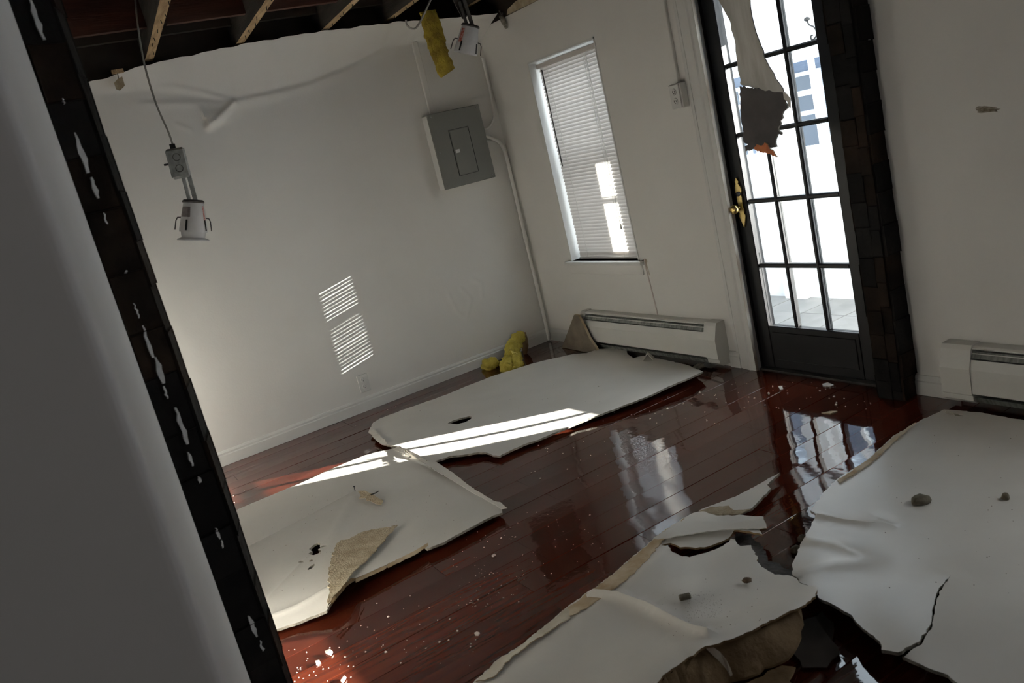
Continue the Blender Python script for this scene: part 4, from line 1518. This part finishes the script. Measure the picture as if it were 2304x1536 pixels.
# brown lip hanging from the raised edge down to the floor
t2 = thing('kraft_backed_drywall', 'broken drywall lying brown side up under the raised lip of the front sheet', 'drywall')
lip = [(1483, 1537, .098), (1496, 1518, .098), (1540, 1487, .098), (1588, 1456, .102), (1612, 1452, .098), (1672, 1430, .094), (1760, 1386, .088), (1802, 1367, .082), (1808, 1401, .055), (1797, 1445, .035), (1760, 1487, .022), (1738, 1496, .020), (1693, 1518, .018), (1645, 1530, .018), (1560, 1580, .018), (1450, 1600, .03)]
sheet('board', lip, th=0.007, grid=0.025, amp=0.009, step=0.016, seed=4, mats=[M_KRAFT, M_KRAFT, M_SHEET], noise_amp=0.010, parent=t2)
sheet('joint_tape', [(1589, 1458, .108), (1606, 1456, .108), (1620, 1466, .100), (1634, 1483, .085), (1645, 1505, .062), (1648, 1516, .05), (1643, 1519, .048), (1634, 1503, .060), (1620, 1487, .078), (1604, 1472, .094)], th=0.003, grid=0.012, amp=0.002, step=0.01, seed=39, mats=[mat('paper_joint_tape', (0.55, 0.45, 0.33), 0.7, (0.70, 0.64, 0.54), 30)] * 3, noise_amp=0.002, parent=t2)
o = sheet('kraft_paper_scrap', [(1640, 1548, .012), (1700, 1526, .012), (1760, 1496, .012), (1790, 1500, .012), (1775, 1530, .012), (1800, 1560, .012), (1650, 1580, .012)], th=0.004, grid=0.03, amp=0.006, step=0.02, seed=41, mats=[M_KRAFT, M_KRAFT, M_KRAFT], noise_amp=0.003)
recentre(o)
tag(o, 'dark brown paper scrap on the wet floor at the very front edge', 'paper')
o = sheet('wet_paper_scrap', [(1800, 1400, .010), (1850, 1375, .010), (1875, 1400, .012), (1872, 1440, .012), (1890, 1470, .010), (1860, 1500, .008), (1805, 1500, .008), (1785, 1470, .008)], th=0.003, grid=0.03, amp=0.006, step=0.02, seed=42,
          mats=[mat('sodden_grey_paper', (0.030, 0.022, 0.016), 0.85, (0.055, 0.042, 0.032), 10)] * 3, noise_amp=0.004)
recentre(o)
tag(o, 'sodden grey brown paper on the floor in the gap between the two front sheets', 'paper')

# large right-hand sheet
Z = 0.035
s4 = [(2124, 921, .03), (2200, 927, .03), (2304, 945, .03), (2420, 965, .03), (2600, 1100, .03), (2700, 1400, .03), (2500, 1600, .03), (2400, 1690, .04), (2250, 1600, .04), (2161, 1540, .05), (2132, 1517, .05), (2070, 1493, .05), (2034, 1478, .05), (2030, 1476, .055), (2073, 1450, .055), (2098, 1407, .055), (2106, 1359, .055), (2113, 1331, .055), (2140, 1293, .055), (2110, 1329, .055), (2102, 1358, .055),
      (2094, 1403, .055), (2068, 1443, .055), (2020, 1467, .06), (1983, 1461, .07), (1979, 1442, .07), (1941, 1413, .068), (1917, 1384, .065), (1883, 1364, .062), (1842, 1345, .060), (1834, 1322, .058), (1805, 1312, .055), (1782, 1291, .05), (1784, 1264, .05), (1809, 1210, .05), (1826, 1181, .05), (1836, 1157, .05), (1823, 1148, .05), (1857, 1103, .045), (1883, 1078, .04), (1954, 1032, .035),
      (2012, 979, .03), (2070, 946, .03)]
t = thing('drywall_sheet', 'big fallen drywall sheet at the right with a crack and dark pebbles on it', 'drywall')
SHEETS.append(t)
sheet('board', s4, seed=5, amp=0.003, step=0.013, grid=0.04, parent=t, noise_amp=0.006,
      ridges=[(wline([(1840, 1160), (1900, 1168), (1960, 1172)], .05), 0.008, 0.012), (wline([(1815, 1215), (1880, 1222), (1950, 1250)], .05), 0.008, 0.02), (wline([(1800, 1290), (1880, 1268), (1950, 1262)], .05), 0.007, 0.025), (wline([(1975, 1165), (2015, 1178)], .04), -0.004, 0.008)],
      bumps=[(2150, 1150, .032), (2200, 1300, .032), (2000, 1250, .04)])
sheet('peeled_edge', [(2060, 950, .036), (2012, 980, .037), (1954, 1033, .041), (1884, 1080, .046), (1890, 1086, .048), (1960, 1040, .043), (2020, 985, .039)], th=0.003, grid=0.02, amp=0.003, step=0.014, seed=43, mats=[M_EDGE] * 3, noise_amp=0.001, parent=t)
sheet('peeled_flap', [(2126, 924, .036), (2150, 930, .045), (2168, 935, .040), (2150, 934, .036), (2130, 929, .034)], th=0.002, grid=0.02, amp=0.002, step=0.014, seed=44, mats=[M_GYP] * 3, noise_amp=0.003, parent=t)

# sliver beside the front sheet
t = thing('drywall_shard', 'pointed white drywall sliver on the wet floor before the door', 'drywall')
sheet('board', [(1755, 1062, .03), (1700, 1093, .03), (1654, 1117, .03), (1596, 1138, .03), (1572, 1148, .03), (1612, 1158, .03), (1668, 1152, .035), (1692, 1143, .035), (1712, 1122, .035), (1734, 1099, .035), (1726, 1090, .035)], seed=6, amp=0.002, step=0.012, grid=0.02, parent=t)
sheet('torn_kraft_patch', [(1598, 1140, .034), (1640, 1137, .037), (1650, 1147, .039), (1690, 1144, .040), (1668, 1155, .039), (1614, 1160, .036), (1575, 1149, .034)], seed=7, th=0.003, amp=0.003, step=0.01, grid=0.015, mats=[M_KRAFT_LIGHT] * 3, noise_amp=0.004, parent=t)

# dark triangular scrap leaning on the heater
t = thing('drywall_scrap', 'grey brown triangular drywall scrap leaning against the heater in the corner', 'drywall')
A0, B0, T0 = Vector((-0.092, -0.300, 0.001)), Vector((-0.112, -0.750, 0.001)), Vector((-0.0935, -0.590, 0.250))
T1 = T0 + Vector((0.0, 0.045, 0.002))
ring = [A0, A0 * 0.66 + B0 * 0.34 + Vector((0, 0, 0)), A0 * 0.3 + B0 * 0.7, B0, B0 * 0.85 + T0 * 0.15 + Vector((0, -.006, .01)), B0 * 0.6 + T0 * 0.4 + Vector((0, .01, 0)), B0 * 0.3 + T0 * 0.7 + Vector((0, .004, .012)), T0, T1, A0 * 0.4 + T1 * 0.6]
nrm = (B0 - A0).cross(T0 - A0).normalized()
if nrm.x > 0:
    nrm = -nrm
b = MB()
k = len(ring)
b.add([r_ + nrm * 0.018 for r_ in ring] + [r_ for r_ in ring], [tuple(range(k)), tuple(range(2 * k - 1, k - 1, -1))] + [(i, (i + 1) % k, k + (i + 1) % k, k + i) for i in range(k)])
b.mi = [0, 0] + [1] * k
b.build('board', [mat('grey_brown_paper', (0.13, 0.105, 0.075), 0.85, (0.20, 0.165, 0.12), 10, bump=0.3), M_EDGE], t)

# ------------------------------------------------------------------ strip of ceiling paper hanging in front of the door
t = thing('hanging_drywall_strip', 'torn white strip with a dark grey tail hanging from the ceiling before the door', 'drywall')


def vertical_sheet(name, outline, depth_fn, m_front, m_back, th, parent, seed, step=0.02, amp=0.004, grid=0.03):
    """panel hanging roughly parallel to the right wall; outline in seen points, depth_fn gives distance off the wall"""
    W = [wr(u_, v_, -0.16) for u_, v_ in outline]
    ring_ = densify([(p.y, p.z) for p in W], step, amp, seed, [0] * len(W))
    poly = [(a, c) for a, c, _ in ring_]
    co = list(poly)
    ed = [(i, (i + 1) % len(co)) for i in range(len(co))]
    y = min(p[0] for p in poly)
    while y < max(p[0] for p in poly):
        z = min(p[1] for p in poly)
        while z < max(p[1] for p in poly):
            if inside((y, z), poly):
                co.append((y, z))
            z += grid
        y += grid
    V, E_, F, *_ = delaunay_2d_cdt([Vector(c) for c in co], ed, [], 0, 1e-5)
    tri = [tuple(f) for f in F if inside((sum(V[i].x for i in f) / 3, sum(V[i].y for i in f) / 3), poly)]
    n = len(V)
    vs = [(depth_fn(v.x, v.y), v.x, v.y) for v in V] + [(depth_fn(v.x, v.y) + th, v.x, v.y) for v in V]
    cnt = {(a, c): 1 for f in tri for a, c in zip(f, f[1:] + f[:1])}
    fs = [tuple(reversed(f)) for f in tri] + [tuple(i + n for i in f) for f in tri]
    mi = [0] * len(tri) + [1] * len(tri)
    for (a, c) in cnt:
        if (c, a) not in cnt:
            fs.append((a, c, c + n, a + n))
            mi.append(1)
    bb = MB()
    bb.v, bb.f, bb.mi = vs, fs, mi
    o = bb.build(name, [m_front, m_back], parent, fix=True)
    auto_smooth(o, 40)
    return o


up_poly = [(1560, -330), (1640, -330), (1668, -150), (1697, -60), (1700, 0), (1707, 50), (1722, 100), (1735, 140), (1750, 175), (1763, 198), (1765, 207), (1720, 200), (1668, 193), (1663, 188), (1665, 180), (1659, 155), (1655, 115), (1652, 85), (1646, 65), (1646, 55), (1638, 35), (1630, 18), (1622, 0), (1600, -100)]
vertical_sheet('white_paper', up_poly, lambda y, z: -0.16 - 0.02 * math.sin((z - 1.3) * 3.0) - 0.015 * math.sin(y * 22), mat('water_stained_paper', (0.42, 0.40, 0.36), 0.8, (0.56, 0.545, 0.51), 7, stretch=(1, 3, 0.7)), M_GREYPAPER, 0.006, t, 51)
dark_poly = [(1671, 193), (1720, 200), (1766, 208), (1768, 216), (1766, 225), (1772, 236), (1774, 243), (1764, 250), (1760, 258), (1762, 266), (1756, 272), (1758, 280), (1752, 290), (1760, 298), (1760, 303), (1752, 300), (1751, 305), (1748, 312), (1750, 330), (1728, 334), (1708, 328), (1700, 334), (1686, 338), (1684, 326), (1692, 322), (1682, 318), (1681, 300), (1674, 250)]
vertical_sheet('dark_tail', dark_poly, lambda y, z: -0.175 + 0.02 * (z - 1.2) - 0.010 * math.sin(y * 18), M_GREYPAPER, M_GYP, 0.010, t, 52, step=0.010, amp=0.004, grid=0.025)
vertical_sheet('torn_tip', [(1706, 330), (1712, 322), (1722, 325), (1728, 318), (1736, 322), (1741, 332), (1752, 338), (1759, 350), (1740, 343), (1720, 340)], lambda y, z: -0.186 - 0.004 * math.sin(y * 60), M_ORANGE, M_EDGE, 0.006, t, 53, step=0.007, amp=0.003, grid=0.02)
vertical_sheet('paper_curl', [(1765, 206), (1776, 209), (1787, 219), (1787, 240), (1784, 242), (1775, 226), (1767, 222)], lambda y, z: -0.178 - 0.01 * math.sin(y * 40), M_SHEET, M_SHEET, 0.003, t, 54, step=0.01, amp=0.001, grid=0.02)
b = MB()
b.tube([wr(1560, -330, -0.16), wr(1580, -390, -0.16)], 0.005, 6)

# ------------------------------------------------------------------ small scraps clinging up high
t = thing('ceiling_scrap', 'small brown scrap of kraft paper dangling at the wall top by the near pillar', 'paper')
b = MB()
q = [wl(u_, v_, -0.07) for u_, v_ in ((266, 176), (275, 172), (281, 192), (270, 203), (262, 200), (257, 186))]
k = len(q)
b.add(q + [p + Vector((0, 0.012, 0)) for p in q], [tuple(range(k)), tuple(range(2 * k - 1, k - 1, -1))] + [(i, (i + 1) % k, k + (i + 1) % k, k + i) for i in range(k)])
b.build('paper', M_KRAFT_LIGHT, t)
b = MB()
b.tube([wl(264, 163, -0.05), wl(267, 178, -0.065)], 0.003, 6)
b.build('wire', M_CABLEG, t)
b = MB()
q0, q1 = wl(251, 165, -0.05), wl(277, 158, -0.05)
b.box((q0.x, -0.065, q0.z - 0.005), (q1.x, -0.04, q0.z + 0.014))
b.build('wood_bit', M_JOISTB, t)
t = thing('corner_bead', 'crumpled white corner bead end dangling at the top of the room corner', 'drywall')
b = MB()
b.tube([wr(1127, 36, -0.02), wr(1133, 48, -0.025), wr(1140, 64, -0.02)], 0.012, 8, radii=[0.014, 0.017, 0.010])
b.build('bead', M_GYP, t, smooth=True)
b = MB()
b.tube([wr(1124, 24, -0.03), wr(1129, 33, -0.03), wr(1133, 29, -0.03)], 0.006, 6)
b.build('knotted_wire', M_DARKMETAL, t)

# mould spot on the right wall
b = MB()
c0 = wr(2212, 247)
ring = []
q = random.Random(4)
for k in range(22):
    an = 2 * math.pi * k / 22
    rr_ = q.uniform(0.7, 1.1)
    ring.append((c0.y + 0.030 * math.cos(an) * rr_ - (0.03 if math.cos(an) < -0.3 else 0) * q.uniform(0.3, 1.2), c0.z - 0.013 * math.sin(an) * rr_ + 0.006 * math.cos(an)))
b.prism(ring, 'x', -0.0015, 0.0005)
o = b.build('mould_spot', mat('brown_mould', (0.12, 0.095, 0.055), 0.95, (0.40, 0.36, 0.30), 45, stretch=(1, 1, 3)))
recentre(o)
tag(o, 'brown smudge of mould on the bare wall at the far right', 'stain')

# ------------------------------------------------------------------ rubble lying on sheets and floor


def rubble(name, u_, v_, z, size, m, label, cat, seed, squash=0.55, group=None, half=False):
    q = random.Random(seed)
    bm = bmesh.new()
    bmesh.ops.create_icosphere(bm, subdivisions=2, radius=1.0)
    off = Vector((seed, seed * 0.37, seed * 0.71))
    for v in bm.verts:
        k_ = 1 + 0.22 * noise.noise(v.co * 1.6 + off) + 0.10 * noise.noise(v.co * 4 + off)
        v.co = v.co * k_
        v.co.x *= size[0]
        v.co.y *= size[1]
        v.co.z = max(v.co.z, -0.35) * size[2]
    me = bpy.data.meshes.new(name)
    bm.to_mesh(me)
    bm.free()
    me.materials.append(m)
    me.polygons.foreach_set('use_smooth', [True] * len(me.polygons))
    o = bpy.data.objects.new(name, me)
    p = fl(u_, v_, z)
    o.location = (p.x, p.y, z + 0.35 * size[2])
    o.rotation_euler = (0, 0, -0.54)
    COL.objects.link(o)
    return tag(o, label, cat, group)


rubble('pebble', 2072, 1131, 0.034, (0.030, 0.024, 0.021), M_PEBBLE, 'large dark half round pebble on the right hand drywall sheet', 'pebble', 3)
rubble('pebble', 2263, 1123, 0.033, (0.012, 0.012, 0.017), M_PEBBLE, 'small dark pebble on the right hand sheet near the picture edge', 'pebble', 5)
rubble('pebble', 1806, 1216, 0.002, (0.016, 0.013, 0.016), M_PEBBLE, 'dark wet rubble lump under the left edge of the big sheet, the farther of two', 'pebble', 11)
rubble('pebble', 1792, 1240, 0.002, (0.019, 0.014, 0.015), M_PEBBLE, 'dark wet rubble lump under the left edge of the big sheet, the nearer of two', 'pebble', 13)
rubble('dirt_clump', 1681, 1307, 0.068, (0.014, 0.013, 0.008), M_DIRT, 'dark brown clump of dirt with a halo on the front middle sheet', 'dirt', 7)
t = thing('wood_chip', 'short brown block of wood on the front middle drywall sheet', 'wood')
p = fl(1542, 1347, 0.070)
b = MB()
b.cbox((p.x - 0.017, p.y - 0.009, 0.070), (p.x + 0.017, p.y + 0.009, 0.084), 0.003)
b.v = [tuple(Vector((p.x, p.y, 0)) + Matrix.Rotation(-0.54, 3, 'Z') @ (Vector(q_) - Vector((p.x, p.y, 0)))) for q_ in b.v]
b.build('block', M_PEBBLE, t)
o = sheet('kraft_scrap', [(805, 1104, .044), (820, 1103, .052), (838, 1111, .050), (850, 1119, .048), (862, 1126, .046), (857, 1134, .042), (845, 1132, .04), (830, 1125, .042), (826, 1126, .04), (822, 1119, .042), (808, 1120, .038), (812, 1114, .042)], th=0.003, grid=0.015, amp=0.002, step=0.008, seed=61, mats=[M_KRAFT_LIGHT] * 3, noise_amp=0.006)
recentre(o)
tag(o, 'tan scrap of torn paper lying on the sheet by the near pillar', 'paper')
t = thing('twig', 'dark splinter sticking out of the tan paper scrap', 'splinter')
b = MB()
b.tube([fl(834, 1113, .05), fl(844, 1109, .052), fl(853, 1104, .056)], 0.003, 6, radii=[0.0035, 0.003, 0.002])
b.build('splinter', M_BLACK, t)
t = thing('nail', 'bent black nail standing on the sheet beside the tan paper scrap', 'nail')
p = fl(799, 1105, .034)
b = MB()
b.tube([p, p + Vector((0.002, 0, 0.024))], 0.0018, 6)
b.lathe([(0, 0.003), (0.005, 0.002), (0.005, 0.0)], p + Vector((0.002, 0, 0.024)), (0, 0, 1), 8)
b.build('shank', M_BLACK, t)
t = thing('paper_curl', 'folded white paper curl standing on the far sheet before the heater', 'paper')
b = MB()
p0, p1, p2, p3 = fl(1446, 812, .028), fl(1457, 797, .028), fl(1470, 808, .028), fl(1463, 797, .028)
pk = (p0 + p2) / 2 + Vector((0, 0, 0.042))
e = Vector((0.030, 0.022, 0))
b.add([p0, pk, p2, p0 + e, pk + e * 0.8, p2 + e, p0 + Vector((.004, 0, -.002)), pk + Vector((0, 0, -.006)), p2 + Vector((-.004, 0, -.002)), p0 + e + Vector((.004, 0, -.002)), pk + e * 0.8 + Vector((0, 0, -.006)), p2 + e + Vector((-.004, 0, -.002))],
      [(0, 1, 4, 3), (1, 2, 5, 4), (6, 9, 10, 7), (7, 10, 11, 8), (0, 6, 7, 1), (1, 7, 8, 2), (3, 4, 10, 9), (4, 5, 11, 10), (0, 3, 9, 6), (2, 8, 11, 5)])
b.build('paper', M_SHEET, t)
for i, (pl, lab, mm) in enumerate(((([(1557, 826, .012), (1570, 817, .014), (1583, 818, .014), (1586, 824, .012), (1570, 829, .012)]), 'grey scrap of board on the wet floor at the heater end cap', M_GYP),
                                   (([(1750, 868, .006), (1758, 867, .008), (1762, 873, .006), (1756, 875, .006)]), 'white chip on the wet floor nearest the middle of the door', M_CRUMB),
                                   (([(1850, 863, .006), (1862, 860, .008), (1876, 865, .007), (1868, 868, .006), (1852, 867, .006)]), 'long white flake on the floor in front of the door threshold', M_CRUMB),
                                   (([(1848, 928, .005), (1870, 924, .006), (1884, 924, .005), (1868, 930, .005)]), 'thin tan flake on the wet floor just beyond the reflected door panes', M_KRAFT_LIGHT),
                                   (([(731, 1464, .008), (742, 1459, .012), (748, 1464, .010), (744, 1472, .008), (736, 1469, .008)]), 'white drywall chip in the orange sunlit corner at the lower left', M_CRUMB),
                                   (([(709, 1486, .006), (718, 1484, .008), (721, 1489, .006), (712, 1494, .006)]), 'small elongated white chip near the lower end of the near pillar', M_CRUMB),
                                   (([(766, 1530, .006), (774, 1519, .008), (778, 1521, .008), (770, 1536, .006)]), 'white splinter at the lower picture edge left of the front sheet', M_CRUMB),
                                   (([(1067, 1423, .006), (1073, 1420, .009), (1079, 1422, .007), (1075, 1427, .006), (1069, 1427, .006)]), 'white chip on the dark floor left of the front sheet edge', M_CRUMB),
                                   (([(1106, 1249, .006), (1112, 1245, .008), (1115, 1246, .006), (1109, 1250, .006)]), 'white chip on dark floor just below the pointed corner of the left sheet', M_CRUMB))):
    o = sheet('drywall_chip', pl, th=0.005, grid=0.02, amp=0.001, step=0.008, seed=70 + i, mats=[mm] * 3, noise_amp=0.001)
    recentre(o)
    tag(o, lab, 'debris')

# uncountable crumbs
q = random.Random(12)
b = MB()


def crumb(x, y, z, s):
    an = q.uniform(0, 6.28)
    c, sn = math.cos(an), math.sin(an)
    vs = [(1, 0, 0), (0, 0.8, 0), (-0.9, 0, 0), (0, -0.7, 0), (0.1, 0.1, 0.7)]
    b.add([(x + s * (vx * c - vy * sn), y + s * (vx * sn + vy * c), z + s * vz) for vx, vy, vz in vs], [(0, 1, 4), (1, 2, 4), (2, 3, 4), (3, 0, 4), (3, 2, 1, 0)])


def scatter(n, u0, v0, u1, v1, s0, s1, tries=None):
    for _ in range(n):
        p = fl(q.uniform(u0, u1), q.uniform(v0, v1))
        crumb(p.x, p.y, 0.001, q.uniform(s0, s1) * (1 if q.random() > 0.12 else 1.8))


scatter(70, 1010, 1150, 1360, 1300, 0.0012, 0.0035)
scatter(60, 1020, 1270, 1180, 1370, 0.001, 0.0025)
scatter(45, 780, 1340, 1080, 1500, 0.0014, 0.004)
scatter(40, 650, 1440, 800, 1536, 0.0012, 0.0035)
scatter(35, 1330, 880, 1640, 960, 0.002, 0.005)
scatter(45, 1640, 860, 1960, 930, 0.002, 0.006)
scatter(18, 780, 900, 1080, 965, 0.002, 0.004)
scatter(10, 500, 1090, 640, 1160, 0.003, 0.006)
scatter(20, 1180, 985, 1400, 1080, 0.002, 0.005)
o = b.build('drywall_crumbs', M_CRUMB)
o['kind'] = 'stuff'
o['label'] = 'tiny pale drywall crumbs scattered over the dark floor'
o['category'] = 'debris'


def specks(parent, n, u0, v0, u1, v1, z, s0, s1):
    """dirt lying on a sheet: part of that sheet"""
    global b
    b = MB()
    o_ = next(c for c in parent.children if c.name.startswith('board'))
    dg_inv = o_.data
    pts = [v.co for v in dg_inv.vertices]
    for _ in range(n):
        p = fl(q.uniform(u0, u1), q.uniform(v0, v1), z)
        near = min(pts, key=lambda c: (c.x - p.x) ** 2 + (c.y - p.y) ** 2 - (0.0001 if c.z > p.z else 0))
        if (near.x - p.x) ** 2 + (near.y - p.y) ** 2 < 0.0012:
            crumb(p.x, p.y, max(near.z, z - 0.002), q.uniform(s0, s1))
    o_ = b.build('dirt_specks', M_DIRT, parent)
    o_['kind'] = 'stuff'


specks(SHEETS[1], 130, 560, 1100, 1080, 1330, 0.027, 0.001, 0.0025)
specks(SHEETS[2], 60, 1480, 1300, 1720, 1440, 0.075, 0.0008, 0.002)
specks(SHEETS[2], 240, 1545, 1335, 1625, 1392, 0.073, 0.0006, 0.0013)
specks(SHEETS[3], 50, 1950, 960, 2300, 1350, 0.036, 0.001, 0.003)
specks(SHEETS[0], 40, 920, 850, 1450, 960, 0.028, 0.001, 0.003)

# ------------------------------------------------------------------ the glazed porch outside
pf = struct(MB().box((WT, -3.6, -0.20), (1.62, 1.0, -0.102)).build('floor_porch', M_GROUT))
TS = 0.33
first = None
for i in range(5):
    for j in range(13):
        xa, ya = WT + 0.002 + i * TS, -3.59 + j * TS
        xb = min(xa + TS - 0.006, 1.5)
        if xb - xa < 0.03:
            continue
        o = MB().cbox((0, 0, -0.102), (xb - xa, TS - 0.006, -0.09), 0.002).build('porch_tile', M_TILE, pf)
        o.location = (xa, ya, random.uniform(-0.0008, 0.0008))
PWIN = [(-0.80, -0.26), (-1.545, -1.125), (-2.010, -1.815)]
wall_with_holes('wall_porch', -3.60, 1.0, -0.20, 2.35, [(a, c, 0.93, 1.53) for a, c in PWIN] + [(-3.36, -2.985, 0.28, 1.95)], M_SIDING, x0=1.5, x1=1.56)
struct(MB().box((WT, 0.95, -0.2), (1.5, 1.0, 2.35)).build('wall_porch_north', M_SIDING))
struct(MB().box((WT, -7.0, -0.2), (WT + 0.02, -5.25, 2.72)).build('wall_outside', M_SIDING))
for n_, (a, c) in enumerate(PWIN):
    wv = struct(empty('window_%d' % (n_ + 3), (1.5, (a + c) / 2, 0.93)))
    hw, hh_ = (c - a) / 2, 0.60
    nm = 0 if n_ == 2 else 1
    b = MB()
    b.box((0.01, -hw, 0), (0.05, -hw + 0.012, hh_))
    b.box((0.01, hw - 0.012, 0), (0.05, hw, hh_))
    b.box((0.011, -hw + 0.001, 0), (0.049, hw - 0.001, 0.012))
    b.box((0.011, -hw + 0.001, hh_ - 0.012), (0.049, hw - 0.001, hh_))
    b.box((0.012, -hw, 0.335), (0.048, hw, 0.368))
    if nm:
        b.box((0.014, -0.014, 0.001), (0.046, 0.014, hh_ - 0.001))
    f_ = b.build('sash', M_SIDING, wv)
    MB().box((0.028, -hw + 0.012, 0.012), (0.031, hw - 0.012, hh_ - 0.012)).build('pane', M_GLASS, f_)
# siding laps and a post on the inside of the porch wall
b = MB()
for z in (1.60, 1.72, 1.84, 1.96, 2.08, 2.20):
    b.prism([(1.5, z), (1.492, z), (1.5, z + 0.11)], 'y', -2.95, 0.95)
struct(b.build('trim_4', M_SIDING))
b = MB()
b.box((1.44, -1.08, -0.09), (1.5, -0.90, 2.35))
struct(b.build('trim_5', M_SIDING))
t = thing('plant_hook', 'black curled iron plant hook seen through the top right door pane', 'hook')
hp = wr(1832, 60, 1.42)
b = MB()
b.tube(bez([hp + Vector((0, 0.045, 0.05)), hp + Vector((0, 0.035, 0.02)), hp + Vector((0, 0.005, 0.0)), hp + Vector((0, -0.01, -0.03)), hp + Vector((0, 0.0, -0.06)), hp + Vector((0, 0.03, -0.072)), hp + Vector((0, 0.035, -0.05)), hp + Vector((0, 0.02, -0.045))]), 0.005, 6)
b.build('scroll', M_IRON, t)
b = MB()
b.lathe([(0.0, 0.02), (0.016, 0.012), (0.018, 0.0), (0.0, -0.012)], hp + Vector((0, 0.045, 0.05)), (0, 0, 1), 10)
b.build('finial', M_IRON, t)
b = MB()
b.box((hp.x, hp.y - 0.02, hp.z - 0.06), (1.5, hp.y - 0.012, hp.z + 0.0))
b.build('bracket', M_IRON, t)

# ------------------------------------------------------------------ beyond: snow and the neighbouring house
struct(MB().box((1.62, -30, -0.75), (40, 30, -0.60)).build('snow_ground', M_SNOW))
nh = thing('neighbour_house', 'pale blue house with snowy ledges seen through the porch windows', 'house')
HX = 8.0
b = MB()
b.box((HX, -6.01, -0.7), (HX + 5, 12.0, 5.2))
b.build('wall', M_HOUSE, nh)
b = MB()
b.prism([(HX - 0.4, 5.2), (HX + 5.4, 5.2), (HX + 2.5, 7.2)], 'y', -6.1, 12.2)
b.build('roof', M_SNOW, nh)
for k in range(9):
    y = -4.2 + k * 1.6
    for z in (0.15, 2.6):
        b = MB()
        b.box((HX - 0.06, y, z), (HX + 0.02, y + 0.8, z + 1.25))
        f_ = b.build('window_frame', M_SIDING, nh)
        for dz in (0.06, 0.66):
            MB().box((HX - 0.075, y + 0.06, z + dz), (HX - 0.05, y + 0.74, z + dz + 0.53)).build('glass', M_HGLASS, f_)
b = MB()
b.prism([(HX - 1.0, 1.55), (HX, 1.95), (HX, 2.15), (HX - 1.0, 1.72)], 'y', 1.6, 9.5)
b.build('snowy_ledge', M_SNOW, nh)
